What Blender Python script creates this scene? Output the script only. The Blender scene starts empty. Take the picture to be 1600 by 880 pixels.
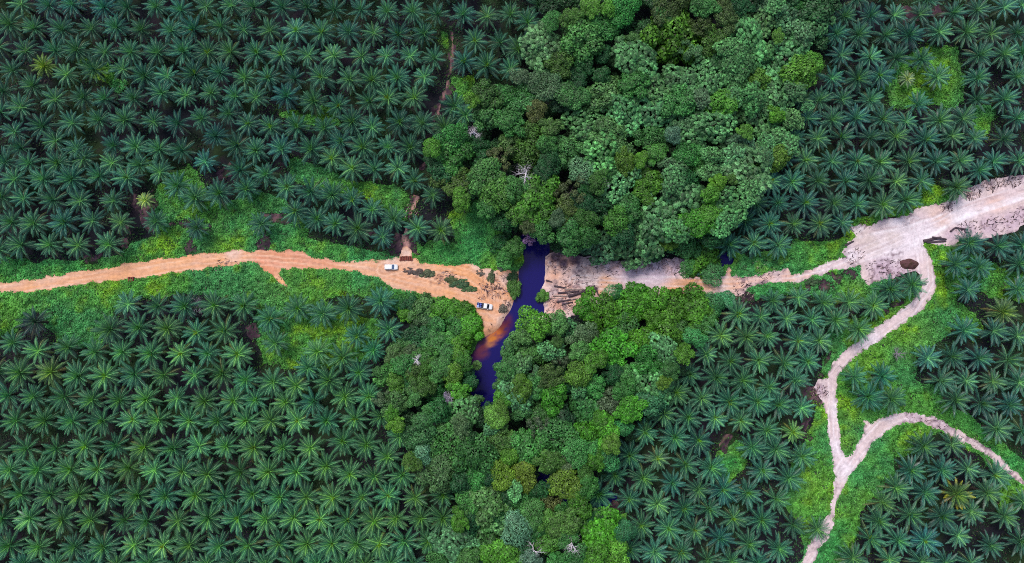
import bpy, math, random
import numpy as np
from mathutils import Matrix, Vector
R = math.radians
rng = np.random.default_rng(11)
random.seed(5)

# ------------------------------------------------------------------ camera, sky, sun, exposure
scn = bpy.context.scene
COL = scn.collection
TILT = R(5.5); H = 227.0; HFOV = R(73.9)
cam = bpy.data.objects.new('camera', bpy.data.cameras.new('camera')); COL.objects.link(cam)
CAMP = Vector((0.0, -H * math.tan(TILT), H))
cam.location = CAMP; cam.rotation_euler = (TILT, 0, 0)
cam.data.angle = HFOV; cam.data.clip_end = 6000; cam.data.clip_start = 1
scn.camera = cam
SUN_EL, SUN_AZ = R(62), R(-35)          # azimuth measured from +Y towards +X
w = bpy.data.worlds.new('World'); scn.world = w; w.use_nodes = True
nt = w.node_tree; bg = nt.nodes['Background']
sky = nt.nodes.new('ShaderNodeTexSky'); sky.sky_type = 'NISHITA'; sky.sun_disc = False
sky.sun_elevation = SUN_EL; sky.sun_rotation = SUN_AZ; sky.air_density = 1.0; sky.dust_density = 3.0
nt.links.new(sky.outputs[0], bg.inputs[0]); bg.inputs[1].default_value = 0.12
sun = bpy.data.objects.new('sun', bpy.data.lights.new('sun', 'SUN')); COL.objects.link(sun)
sun.data.energy = 1.3; sun.data.angle = R(18); sun.data.color = (1.0, 0.96, 0.91)
d = Vector((math.cos(SUN_EL) * math.sin(SUN_AZ), math.cos(SUN_EL) * math.cos(SUN_AZ), math.sin(SUN_EL)))
sun.rotation_euler = d.to_track_quat('Z', 'Y').to_euler(); sun.location = (0, 0, 150)
vs = scn.view_settings; vs.view_transform = 'Standard'; vs.look = 'None'; vs.gamma = 1; vs.exposure = 0.5
scn.cycles.use_denoising = False; scn.cycles.filter_width = 1.0
scn.cycles.max_bounces = 5; scn.cycles.diffuse_bounces = 3; scn.cycles.transmission_bounces = 2
scn.cycles.transparent_max_bounces = 4

# ------------------------------------------------------------------ helpers
TH = math.tan(HFOV / 2)
CR = np.array(Matrix.Rotation(TILT, 3, 'X'))
def at(px, py, z=0.0):
    """photo pixel (1600 x 880) and height -> world point"""
    dv = CR @ np.array([(px - 800) / 800 * TH, (440 - py) / 800 * TH, -1.0])
    t = (z - CAMP.z) / dv[2]
    return np.array([CAMP.x + t * dv[0], CAMP.y + t * dv[1], z])
def atp(poly): return np.array([at(x, y)[:2] for x, y in poly])
PXM = 343.0 / 1600
def tag(o, label=None, cat=None, group=None, kind=None):
    if label: o['label'] = label
    if cat: o['category'] = cat
    if group: o['group'] = group
    if kind: o['kind'] = kind
    return o
def link(o, parent=None):
    COL.objects.link(o)
    if parent is not None: o.parent = parent
    return o
def empty(name, loc, rz=0):
    o = bpy.data.objects.new(name, None); o.location = loc; o.rotation_euler.z = rz
    o.empty_display_size = .5
    return link(o)
def mesh_arr(name, V, F, tint=None, mats=(), smooth=False):
    """V (n,3), F (m,4) or (m,3), tint (n,3) per vertex"""
    V = np.asarray(V, np.float32); F = np.asarray(F, np.int32)
    me = bpy.data.meshes.new(name); k = F.shape[1]
    me.vertices.add(len(V)); me.vertices.foreach_set('co', V.ravel())
    me.loops.add(F.size); me.loops.foreach_set('vertex_index', F.ravel())
    me.polygons.add(len(F))
    me.polygons.foreach_set('loop_start', np.arange(0, F.size, k, dtype=np.int32))
    me.polygons.foreach_set('loop_total', np.full(len(F), k, np.int32))
    if smooth: me.polygons.foreach_set('use_smooth', np.ones(len(F), bool))
    me.update(calc_edges=True)
    if tint is not None:
        a = me.color_attributes.new('tint', 'FLOAT_COLOR', 'POINT')
        c = np.ones((len(V), 4), np.float32); c[:, :3] = tint
        a.data.foreach_set('color', c.ravel())
    for m in mats: me.materials.append(m)
    return me
def mesh_py(name, V, F, mats=(), tint=None, smooth=False, midx=None):
    me = bpy.data.meshes.new(name); me.from_pydata([tuple(v) for v in V], [], F); me.update()
    for m in mats: me.materials.append(m)
    if midx is not None: me.polygons.foreach_set('material_index', np.array(midx, np.int32))
    if smooth: me.polygons.foreach_set('use_smooth', np.ones(len(F), bool))
    if tint is not None:
        a = me.color_attributes.new('tint', 'FLOAT_COLOR', 'POINT')
        c = np.ones((len(V), 4), np.float32); c[:, :3] = tint
        a.data.foreach_set('color', c.ravel())
    return me
def obj(name, me, parent=None, loc=(0, 0, 0)):
    o = bpy.data.objects.new(name, me); o.location = loc
    return link(o, parent)

# value noise in 2D
_perm = rng.permutation(4096).astype(np.int64); _val = rng.random(4096)
def vnoise(x, y, s=0):
    x = np.asarray(x, float); y = np.asarray(y, float)
    xi = np.floor(x).astype(np.int64); yi = np.floor(y).astype(np.int64)
    fx = x - xi; fy = y - yi; fx = fx * fx * (3 - 2 * fx); fy = fy * fy * (3 - 2 * fy)
    def h(a, b): return _val[_perm[(a + _perm[(b + s * 57) & 4095]) & 4095]]
    return (h(xi, yi) * (1 - fx) + h(xi + 1, yi) * fx) * (1 - fy) + (h(xi, yi + 1) * (1 - fx) + h(xi + 1, yi + 1) * fx) * fy
def fbm(x, y, sc, s=0, o=3):
    r = 0; a = 1; t = 0
    for i in range(o):
        r = r + a * vnoise(np.asarray(x) / sc * 2 ** i, np.asarray(y) / sc * 2 ** i, s + i); t += a; a *= .5
    return r / t
def sdf(P, x, y):
    """signed distance to polygon (negative inside), vectorised"""
    x = np.asarray(x, float); y = np.asarray(y, float)
    dmin = np.full(x.shape, 1e9); ins = np.zeros(x.shape, bool); n = len(P)
    for i in range(n):
        ax, ay = P[i]; bx, by = P[(i + 1) % n]
        ex, ey = bx - ax, by - ay; wx, wy = x - ax, y - ay
        t = np.clip((wx * ex + wy * ey) / (ex * ex + ey * ey + 1e-9), 0, 1)
        dmin = np.minimum(dmin, (wx - ex * t) ** 2 + (wy - ey * t) ** 2)
        c = ((ay > y) != (by > y))
        with np.errstate(divide='ignore', invalid='ignore'):
            xx = (bx - ax) * (y - ay) / (by - ay + 1e-12) + ax
        ins ^= c & (x < xx)
    dd = np.sqrt(dmin)
    return np.where(ins, -dd, dd)
def sdf_multi(polys, x, y):
    r = np.full(np.shape(x), 1e9)
    for P in polys: r = np.minimum(r, sdf(P, x, y))
    return r
def region(field, x0, x1, y0, y1, res):
    """marching-squares mesh of field<0; returns V(n,2), faces list"""
    nx = int((x1 - x0) / res) + 1; ny = int((y1 - y0) / res) + 1
    X, Y = np.meshgrid(x0 + np.arange(nx) * res, y0 + np.arange(ny) * res)
    S = field(X, Y); ins = S < 0
    V = []; idx = -np.ones((ny, nx), int); F = []
    cnt = ins[:-1, :-1].astype(int) + ins[:-1, 1:] + ins[1:, 1:] + ins[1:, :-1]
    ec = {}
    def vid(j, i):
        if idx[j, i] < 0: idx[j, i] = len(V); V.append((X[j, i], Y[j, i]))
        return idx[j, i]
    def eid(a, b):
        k = (a, b) if a < b else (b, a)
        if k not in ec:
            sa, sb = S[a], S[b]; t = sa / (sa - sb)
            ec[k] = len(V); V.append((X[a] + t * (X[b] - X[a]), Y[a] + t * (Y[b] - Y[a])))
        return ec[k]
    for j, i in zip(*np.nonzero(cnt)):
        cs = [(j, i), (j, i + 1), (j + 1, i + 1), (j + 1, i)]
        if cnt[j, i] == 4: F.append([vid(*c) for c in cs]); continue
        f = []
        for k in range(4):
            a, b = cs[k], cs[(k + 1) % 4]
            if ins[a]: f.append(vid(*a))
            if ins[a] != ins[b]: f.append(eid(a, b))
        if len(f) >= 3: F.append(f)
    return np.array(V), F

# ------------------------------------------------------------------ materials
def newmat(name):
    m = bpy.data.materials.new(name); m.use_nodes = True
    return m, m.node_tree, m.node_tree.nodes['Principled BSDF']
def leafmat(name, rough=.5, transl=.25, spec=.35, nscale=1.5, namp=.35):
    m, t, b = newmat(name)
    oi = t.nodes.new('ShaderNodeObjectInfo'); at_ = t.nodes.new('ShaderNodeAttribute'); at_.attribute_name = 'tint'
    mul = t.nodes.new('ShaderNodeVectorMath'); mul.operation = 'MULTIPLY'
    t.links.new(oi.outputs['Color'], mul.inputs[0]); t.links.new(at_.outputs['Color'], mul.inputs[1])
    geo = t.nodes.new('ShaderNodeNewGeometry'); no = t.nodes.new('ShaderNodeTexNoise')
    no.inputs['Scale'].default_value = nscale; no.inputs['Detail'].default_value = 3
    t.links.new(geo.outputs['Position'], no.inputs['Vector'])
    mr = t.nodes.new('ShaderNodeMapRange'); mr.inputs[1].default_value = .3; mr.inputs[2].default_value = .7
    mr.inputs[3].default_value = 1 - namp; mr.inputs[4].default_value = 1 + namp
    t.links.new(no.outputs[0], mr.inputs[0])
    m2 = t.nodes.new('ShaderNodeVectorMath'); m2.operation = 'SCALE'
    t.links.new(mul.outputs[0], m2.inputs[0]); t.links.new(mr.outputs[0], m2.inputs['Scale'])
    t.links.new(m2.outputs[0], b.inputs['Base Color'])
    b.inputs['Roughness'].default_value = rough; b.inputs['Specular IOR Level'].default_value = spec
    tr = t.nodes.new('ShaderNodeBsdfTranslucent'); mx = t.nodes.new('ShaderNodeMixShader'); mx.inputs[0].default_value = transl
    t.links.new(m2.outputs[0], tr.inputs[0]); t.links.new(b.outputs[0], mx.inputs[1]); t.links.new(tr.outputs[0], mx.inputs[2])
    t.links.new(mx.outputs[0], t.nodes['Material Output'].inputs[0])
    return m
def soilmat(name, rough=.95, bump=.4, sc=.8, use_obj=False):
    m, t, b = newmat(name)
    a = t.nodes.new('ShaderNodeAttribute'); a.attribute_name = 'tint'
    geo = t.nodes.new('ShaderNodeNewGeometry'); no = t.nodes.new('ShaderNodeTexNoise')
    no.inputs['Scale'].default_value = sc; no.inputs['Detail'].default_value = 8; no.inputs['Roughness'].default_value = .7
    t.links.new(geo.outputs['Position'], no.inputs['Vector'])
    mr = t.nodes.new('ShaderNodeMapRange'); mr.inputs[1].default_value = .3; mr.inputs[2].default_value = .7
    mr.inputs[3].default_value = .78; mr.inputs[4].default_value = 1.18
    t.links.new(no.outputs[0], mr.inputs[0])
    m2 = t.nodes.new('ShaderNodeVectorMath'); m2.operation = 'SCALE'
    t.links.new(a.outputs['Color'], m2.inputs[0]); t.links.new(mr.outputs[0], m2.inputs['Scale'])
    t.links.new(m2.outputs[0], b.inputs['Base Color']); b.inputs['Roughness'].default_value = rough
    b.inputs['Specular IOR Level'].default_value = .15
    bp = t.nodes.new('ShaderNodeBump'); bp.inputs['Strength'].default_value = bump; bp.inputs['Distance'].default_value = .25
    t.links.new(no.outputs[0], bp.inputs['Height']); t.links.new(bp.outputs[0], b.inputs['Normal'])
    return m
def flatmat(name, col, rough=.6, metal=0, spec=.5, var=.15, sc=6):
    m, t, b = newmat(name)
    no = t.nodes.new('ShaderNodeTexNoise'); no.inputs['Scale'].default_value = sc; no.inputs['Detail'].default_value = 4
    tc = t.nodes.new('ShaderNodeTexCoord'); t.links.new(tc.outputs['Object'], no.inputs['Vector'])
    cr = t.nodes.new('ShaderNodeValToRGB')
    cr.color_ramp.elements[0].position = .3; cr.color_ramp.elements[1].position = .7
    cr.color_ramp.elements[0].color = (*[c * (1 - var) for c in col], 1); cr.color_ramp.elements[1].color = (*[min(1, c * (1 + var)) for c in col], 1)
    t.links.new(no.outputs[0], cr.inputs[0]); t.links.new(cr.outputs[0], b.inputs['Base Color'])
    b.inputs['Roughness'].default_value = rough; b.inputs['Metallic'].default_value = metal; b.inputs['Specular IOR Level'].default_value = spec
    return m
M_PALM = leafmat('palm_leaf', rough=.36, transl=.12, spec=.7, nscale=1.2, namp=.18)
M_LEAF = leafmat('broad_leaf', rough=.5, transl=.22, spec=.35, nscale=.9, namp=.25)
M_COVER = leafmat('creeper_leaf', rough=.55, transl=.25, spec=.25, nscale=.35, namp=.3)
M_SOIL = soilmat('road_soil'); M_GROUND = soilmat('plantation_floor', sc=1.2, bump=.6)
M_TRUNK = flatmat('palm_trunk_bark', (.06, .045, .035), .95)
M_BARK = flatmat('tree_bark', (.16, .14, .115), .9, sc=3)
M_DEAD = flatmat('bleached_wood', (.62, .56, .6), .9, sc=3)
M_DEADG = flatmat('grey_dead_wood', (.26, .23, .27), .9, sc=3)
M_LOG = flatmat('wet_dark_log', (.07, .045, .06), .8, sc=3, var=.4)
M_LOGP = flatmat('pale_peeled_log', (.42, .31, .28), .85, sc=3, var=.3)
M_RED = flatmat('red_brown_timber', (.20, .045, .03), .85, sc=3, var=.4)

# ------------------------------------------------------------------ traced regions (photo pixels)
RIVER = [(818,372),(819,392),(820,402),(821,410),(812,420),(811,430),(812,445),(811,458),(805,468),(801,480),(798,488),(790,500),(786,508),(777,515),(768,521),(760,528),(752,532),(748,538),(742,548),(737,555),(735,562),(731,570),(733,580),(735,595),(738,605),(745,615),(748,630),(749,644),
 (757,644),(765,630),(768,615),(771,600),(772,580),(778,570),(776,555),(775,545),(785,538),(800,530),(808,522),(813,510),(822,500),(835,490),(845,494),(849,490),(849,472),(842,465),(843,455),(848,445),(852,420),(851,400),(852,390),(850,372)]
ROADW = [(-60,448),(0,441),(30,438),(60,434),(100,428),(140,421),(170,418),(200,411),(240,405),(290,399),(330,394),(365,390.5),(400,392),(450,391),(463,391),(480,397),(500,402),(530,407),(560,408),(590,408),(612,402),(624,400),(628,385),(637,385),(644,401),(652,403),(660,411),(700,413),(725,412),(738,413),(748,417),(762,419),(775,422),(790,423),(812,420),(814,460),(803,490),(788,512),(764,532),(748,545),(741,553),(745,540),(752,527),(755,512),(753,500),(745,488),(725,476),(700,469.5),(670,464),(640,458),(620,452),(600,442),(580,432),(550,425),(500,421.5),(440,420),(437,430),(444,440),(452,450),(446,450),(436,441),(422,430),(411,424),(405,412),(400,409),(350,417),(320,420),(270,427),(240,432),(200,438),(160,441),(110,447),(80,452),(50,456),(0,457.5),(-60,462)]
ROADE = [(849,402),(862,395),(880,388),(900,398),(940,404),(960,410),(990,405),(1010,408),(1040,404),(1060,404),(1080,412),(1095,424),(1110,433),(1130,430),(1137,420),(1140,411),(1144,430),(1160,432),(1185,428),(1210,422),(1230,419),(1236,430),(1260,423),(1280,415),(1300,407),(1321,402),(1315,395),(1325,380),(1335,370),(1325,357),(1330,352),(1370,350),(1375,343),(1415,338),(1435,325),(1470,318),(1490,310),(1520,290),(1560,277),(1600,273),(1680,265),(1680,325),
 (1600,353),(1590,360),(1570,367),(1540,372),(1500,372),(1490,384),(1442,380),(1449,392),(1455,402),(1457,415),(1461,432),(1462,450),(1455,467),(1440,486),(1420,501),(1380,530),(1345,551),(1322,570),(1310,590),(1306,610),(1308,640),(1311,670),(1316,700),(1322,713),(1330,708),(1340,692),(1350,676),(1349,664),(1347,656),(1353,654),(1361,660),(1380,650),(1410,643),(1430,644),(1460,652),(1500,672),(1530,690),(1560,712),(1600,750),(1650,800),(1650,815),(1600,762),(1560,728),(1530,705),(1500,690),(1470,672),(1440,663),(1410,661),(1385,673),(1365,692),(1350,712),(1335,734),(1322,752),(1312,772),(1305,792),(1304,815),(1294,840),(1279,862),(1266,890),(1240,940),(1228,940),(1247,892),(1256,864),(1270,838),(1284,818),(1295,800),(1302,770),(1303,740),(1298,710),(1295,690),(1292,660),(1288,642),(1284,630),(1272,605),(1278,592),(1292,590),(1300,565),(1320,546),(1355,521),(1385,500),(1415,478),(1432,460),(1438,445),(1435,428),(1426,425),(1400,434),(1375,440),(1356,446),(1343,434),(1341,417),(1300,424),(1270,434),(1245,442),(1200,443),(1180,447),(1165,455),(1150,464),(1120,460),(1080,462),(1040,465),(1020,458),(990,450),(975,455),(960,462),(940,472),(920,480),(900,490),(880,500),(855,502),(838,498),(846,470),(838,450),(846,430)]
DARK = [  # bare purple-brown soil
 [(290,372),(305,368),(308,395),(292,399)],[(262,345),(330,350),(325,362),(268,360)],[(402,360),(420,358),(424,392),(404,392)],
 [(130,395),(160,398),(152,412),(135,412)],[(205,300),(245,305),(248,335),(240,360),(215,350)],[(192,350),(205,345),(203,390),(190,395)],
 [(703,48),(712,50),(710,95),(704,120),(708,132),(706,148),(690,165),(683,195),(671,222),(667,260),(657,285),(652,275),(660,250),(663,222),(674,190),(680,155),(692,132),(702,110)],
 [(640,300),(655,300),(655,318),(648,335),(642,352),(650,372),(664,404),(616,404),(606,388),(614,372),(628,360),(632,335)],
 [(450,365),(405,330),(440,335),(455,345)],[(380,500),(402,505),(405,525),(380,535)],[(1410,10),(1470,5),(1475,25),(1440,40),(1410,45)],
 [(1292,426),(1335,418),(1344,438),(1325,432),(1312,440),(1298,437)],[(1274,440),(1300,437),(1307,453),(1290,460),(1274,452)],[(1250,437),(1268,436),(1274,450),(1260,456)],[(1300,480),(1335,475),(1330,495),(1305,492)],
 [(1375,480),(1410,465),(1420,462),(1415,475),(1385,488)],[(1358,485),(1375,490),(1368,505),(1352,505)],[(1280,570),(1300,550),(1290,585),(1275,590)],
 [(1255,605),(1285,600),(1286,632),(1262,630)],[(1245,655),(1270,650),(1265,690),(1250,692)],[(1120,690),(1140,672),(1148,678),(1125,712),(1112,712)],
 [(925,795),(950,775),(972,780),(965,805),(930,812)],[(1140,452),(1170,450),(1178,468),(1160,478),(1145,470)],[(1340,355),(1400,335),(1405,345),(1345,362)],
 [(868,385),(900,384),(905,402),(870,412)],[(1330,395),(1350,400),(1345,418),(1322,412)],[(540,350),(590,352),(600,372),(560,370)],[(330,265),(365,255),(362,275),(340,280)]]
COVER = [
 [(-40,405),(0,403),(60,406),(130,410),(190,402),(205,375),(240,366),(245,340),(235,310),(268,262),(310,268),(322,292),(350,322),(400,298),(440,303),(470,340),(485,368),(530,380),(590,396),(612,402),(590,409),(560,409),(530,408),(500,403),(463,392),(365,391),(290,400),(200,412),(100,429),(0,442),(-40,446)],
 [(452,250),(480,252),(520,270),(560,283),(620,288),(650,310),(636,345),(612,340),(600,320),(560,310),(500,290),(460,280)],
 [(650,404),(648,388),(668,378),(715,382),(700,340),(715,325),(760,312),(775,340),(790,370),(822,385),(821,410),(808,425),(775,422),(745,417),(725,412),(700,414),(660,412)],
 [(-40,462),(0,458),(110,448),(270,428),(350,418),(400,410),(440,420),(550,425),(600,443),(640,459),(700,470),(745,488),(755,502),(755,522),(745,548),(735,560),(715,545),(700,500),(640,480),(560,460),(510,470),(590,500),(600,545),(560,565),(480,578),(410,570),(400,500),(380,470),(200,460),(178,495),(150,545),(90,535),(60,490),(0,530),(-40,530)],
 [(1146,400),(1200,394),(1260,374),(1325,370),(1335,372),(1322,403),(1260,426),(1235,432),(1185,429),(1146,431)],
 [(1422,316),(1430,290),(1450,285),(1482,295),(1470,314),(1440,324)],[(1338,350),(1400,326),(1415,338),(1375,346),(1345,355)],
 [(1450,385),(1500,378),(1530,400),(1600,430),(1600,470),(1560,470),(1510,450),(1490,470),(1530,500),(1540,520),(1480,520),(1440,560),(1430,590),(1460,610),(1500,640),(1560,690),(1610,725),(1610,758),(1530,690),(1460,652),(1410,643),(1350,655),(1330,712),(1318,715),(1308,660),(1304,600),(1330,560),(1400,515),(1450,475),(1463,440)],
 [(1235,720),(1262,690),(1282,640),(1292,650),(1300,740),(1302,785),(1288,820),(1255,832),(1238,805),(1228,775)],
 [(1290,565),(1300,510),(1340,495),(1400,470),(1432,455),(1434,462),(1380,502),(1320,547)],[(1305,436),(1345,430),(1380,440),(1375,470),(1340,478),(1300,474),(1240,452),(1250,440)],
 [(1322,755),(1345,715),(1385,672),(1425,662),(1455,668),(1435,700),(1402,720),(1397,750),(1372,775),(1347,800),(1332,850),(1322,900),(1250,910),(1290,838),(1305,790)],
 [(1552,722),(1600,765),(1600,790),(1560,800)],[(1385,125),(1400,95),(1450,78),(1497,72),(1503,130),(1498,165),(1450,170),(1395,163),(1378,140)],
 [(1120,705),(1150,688),(1165,700),(1158,730),(1138,755),(1122,740)],[(700,120),(740,120),(745,145),(715,160)],[(230,250),(260,262),(255,280),(230,270)],
 [(120,85),(160,100),(200,130),(180,140),(140,120)],[(690,50),(700,52),(702,80),(690,75)],[(1165,448),(1245,438),(1235,455),(1180,470)],
 [(920,800),(980,800),(990,830),(930,835)],[(440,180),(520,170),(540,200),(480,200)],[(1510,170),(1550,170),(1545,210),(1520,215)]]
PR, PW, PE = atp(RIVER), atp(ROADW), atp(ROADE)
PD = [atp(p) for p in DARK]; PC = [atp(p) for p in COVER]
POND = [atp([(1128,402),(1136,400),(1146,404),(1144,413),(1134,414),(1127,409)]), atp([(836,742),(850,736),(864,744),(862,752),(845,756)]), atp([(933,802),(940,786),(952,775),(958,780),(950,795),(940,806)]), atp([(880,776),(890,774),(892,786),(882,786)])]
POND[0] = POND[0]
def f_river(x, y): return np.minimum(sdf(PR, x, y), sdf_multi(POND, x, y)) + (fbm(x, y, 3, 3) - .5) * 1.2
def f_w(x, y): return sdf(PW, x, y) + (fbm(x, y, 2.6, 7, 4) - .5) * 2.0
def f_e(x, y): return sdf(PE, x, y) + (fbm(x, y, 2.2, 17, 4) - .5) * 1.9
def f_dark(x, y): return sdf_multi(PD, x, y) + (fbm(x, y, 2.6, 27, 4) - .42) * 6.5
def f_cover(x, y):
    c = sdf_multi(PC, x, y) + (fbm(x, y, 5, 37) - .5) * 5
    a_, b_ = f_w(x, y), f_e(x, y)
    c = c - 4.0 * np.clip((4.5 - np.minimum(a_, b_)) / 4.5, 0, 1)
    c = np.maximum(np.maximum(c, -a_ - .35), -b_ - .35)
    c = np.maximum(c, -(f_dark(x, y)) + .2)
    return np.maximum(c, -f_river(x, y) + .3)
def blob(x, y, cx, cy, r, soft=.6):
    """0..1 weight of a soft round patch given in photo pixels"""
    p = at(cx, cy); dd = np.hypot(x - p[0], y - p[1]) / (r * PXM)
    return np.clip((1.3 - dd) / soft, 0, 1)
def mixc(a, b, t): return a * (1 - t[:, None]) + np.array(b) * t[:, None]

# ------------------------------------------------------------------ ground
def ground_z(x, y):
    z = -.12 * fbm(x, y, 6, 5)
    fr = np.minimum(sdf(PR, x, y), sdf_multi(POND, x, y))
    return z - 1.8 * np.clip((2.9 - fr) / 3.0, 0, 1) ** 1.2
gx = np.concatenate([[-3000, -900, -400], np.arange(-230, 231, 1.25), [400, 900, 3000]])
gy = np.concatenate([[-3000, -900, -300], np.arange(-140, 151, 1.25), [300, 900, 3000]])
X, Y = np.meshgrid(gx, gy); Z = ground_z(X, Y)
nx, ny = len(gx), len(gy)
ii = (np.arange(ny - 1)[:, None] * nx + np.arange(nx - 1)[None, :]).ravel()
F = np.stack([ii, ii + 1, ii + nx + 1, ii + nx], 1)
xs, ys = X.ravel(), Y.ravel()
g = fbm(xs, ys, 9, 41); g2 = fbm(xs, ys, 3, 45)
c = np.tile(np.array([.014, .015, .021]), (len(xs), 1))  # navy of the shade between crowns is put into this base colour
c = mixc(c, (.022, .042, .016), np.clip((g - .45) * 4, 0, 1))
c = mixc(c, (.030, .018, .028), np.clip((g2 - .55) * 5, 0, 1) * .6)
far = np.clip((np.maximum(np.abs(xs) - 190, np.abs(ys) - 115)) / 30, 0, 1)
c = mixc(c, (.018, .05, .028), far)
wet = np.clip((3.5 - np.minimum(sdf(PR, xs, ys), sdf_multi(POND, xs, ys))) / 4, 0, 1)
c = mixc(c, (.06, .03, .04), wet)
ground = obj('ground', mesh_arr('ground', np.stack([xs, ys, Z.ravel()], 1), F, c, [M_GROUND], smooth=True))
tag(ground, kind='structure')

# ------------------------------------------------------------------ water
m, t, b = newmat('dark_river_water'); M_WATER = m
a = t.nodes.new('ShaderNodeAttribute'); a.attribute_name = 'tint'
t.links.new(a.outputs['Color'], b.inputs['Base Color'])
b.inputs['Roughness'].default_value = .12; b.inputs['Specular IOR Level'].default_value = .25; b.inputs['IOR'].default_value = 1.33
no = t.nodes.new('ShaderNodeTexNoise'); no.inputs['Scale'].default_value = 1.2; bp = t.nodes.new('ShaderNodeBump'); bp.inputs['Strength'].default_value = .06
geo = t.nodes.new('ShaderNodeNewGeometry'); t.links.new(geo.outputs['Position'], no.inputs['Vector'])
t.links.new(no.outputs[0], bp.inputs['Height']); t.links.new(bp.outputs[0], b.inputs['Normal'])
def f_w2(x, y): return np.minimum(sdf(PR, x, y), sdf_multi(POND, x, y)) - 1.6
V2, Fw = region(f_w2, -30, 90, -90, 30, .6)
x, y = V2[:, 0], V2[:, 1]
c = np.tile(np.array([.010, .008, .115]), (len(x), 1))
n = fbm(x + y * .6, y * 1.6 - x * .8, 1.6, 61)
for (cx, cy, r, col, k) in [(790,505,11,(.10,.012,.02),.8),(793,497,8,(.10,.02,.05),.6),(784,515,10,(.20,.04,.015),.9),(776,523,9,(.55,.15,.025),.9),(768,530,10,(.6,.2,.03),.9),(763,538,6,(.62,.24,.05),.9),(752,541,10,(.16,.03,.03),.9),(748,552,12,(.12,.02,.05),.8),(740,566,12,(.05,.01,.05),.6),(756,552,9,(.12,.03,.06),.7),(813,425,6,(.02,.01,.06),.5)]:
    c = mixc(c, col, blob(x, y, cx, cy, r, .9) * k * np.clip(-.35 + 2.4 * n, 0, 1))
water = obj('river', mesh_py('river', np.stack([x, y, np.full(len(x), -.75)], 1), Fw, [M_WATER], c))
tag(water, kind='structure')

# ------------------------------------------------------------------ dark bare soil, roads
def sheet(name, field, bounds, res, zf, colf, mat):
    V2, Fs = region(field, *bounds, res)
    x, y = V2[:, 0], V2[:, 1]; z = zf(x, y)
    o = obj(name, mesh_py(name, np.stack([x, y, z], 1), Fs, [mat], colf(x, y), smooth=True))
    tag(o, kind='structure'); return o
def gfall(x, y): return -1.8 * np.clip((2.0 - f_river(x, y)) / 3.0, 0, 1) ** 1.2
def dark_col(x, y):
    n = fbm(x, y, 1.5, 71); c = np.tile(np.array([.065, .036, .052]), (len(x), 1))
    c = mixc(c, (.15, .085, .095), np.clip((n - .5) * 5, 0, 1)); n9 = fbm(x, y, .7, 75); c = mixc(c, (.02, .014, .022), np.clip((n9 - .55) * 7, 0, 1)); c = mixc(c, (.03, .06, .022), np.clip((fbm(x, y, 1.1, 76) - .55) * 7, 0, 1))
    # pale silt trickle in the drain running down to the road
    for pts, wd in (([(707,50),(707,80),(704,110),(697,140),(684,178)], .35), ([(672,222),(662,258)], .5), ([(657,303),(648,320),(645,335)], .9), ([(634,352),(631,368),(636,382),(633,402)], 1.0), ([(1140,676),(1126,692),(1114,705)], .4)):
        P = atp(pts); dd = np.full(len(x), 1e9)
        for i in range(len(P) - 1):
            e = P[i + 1] - P[i]; tt = np.clip(((x - P[i, 0]) * e[0] + (y - P[i, 1]) * e[1]) / (e @ e), 0, 1)
            dd = np.minimum(dd, np.hypot(x - P[i, 0] - e[0] * tt, y - P[i, 1] - e[1] * tt))
        c = mixc(c, (.5, .27, .24), np.clip((wd - dd) / .3 + (n - .5) * 2, 0, 1) * (.9 if wd > .8 else .45))
    c = mixc(c, (.45, .22, .18), blob(x, y, 648, 303, 5)); c = mixc(c, (.42, .22, .2), blob(x, y, 652, 323, 4))
    return c
sheet('bare_soil', f_dark, (-170, 175, -105, 110), .6, lambda x, y: .05 + .12 * fbm(x, y, 1.5, 73) + gfall(x, y), dark_col, M_GROUND)
sheet_streak = lambda x, y, ang, L, W, s: fbm((x * math.cos(ang) + y * math.sin(ang)) / L, (-x * math.sin(ang) + y * math.cos(ang)) / W, 1, s)
CLW = [(-60,455),(0,450),(100,438),(200,425),(300,409),(400,402),(500,412),(600,426),(680,450),(740,470),(768,500)]
CLW2 = [(600,420),(660,408),(730,425),(775,455),(775,480)]
CLE = [(900,440),(1040,445),(1140,445),(1240,430),(1300,414),(1380,385),(1440,358),(1520,325),(1640,285)]
CLR = [(1430,350),(1444,395),(1448,440),(1420,481),(1340,540),(1297,590),(1300,680),(1312,730),(1295,830),(1255,890)]
CLB = [(1312,740),(1340,700),(1375,662),(1415,652),(1500,681),(1600,757),(1650,808)]
def path_coords(pts, x, y):
    P = atp(pts); best = np.full(len(x), 1e9); lat = np.zeros(len(x)); al = np.zeros(len(x)); s0 = 0
    for i in range(len(P) - 1):
        e = P[i + 1] - P[i]; L = np.hypot(*e); e = e / L; tt = np.clip((x - P[i, 0]) * e[0] + (y - P[i, 1]) * e[1], 0, L)
        dx, dy = x - P[i, 0] - e[0] * tt, y - P[i, 1] - e[1] * tt; dd = np.hypot(dx, dy); k = dd < best
        lat = np.where(k, np.sign(-e[1] * (x - P[i, 0]) + e[0] * (y - P[i, 1])) * dd, lat); al = np.where(k, s0 + tt, al); best = np.minimum(best, dd); s0 += L
    return best, lat + 1.1 * (fbm(al / 9, al * 0, 1, 161) - .5), al
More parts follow.
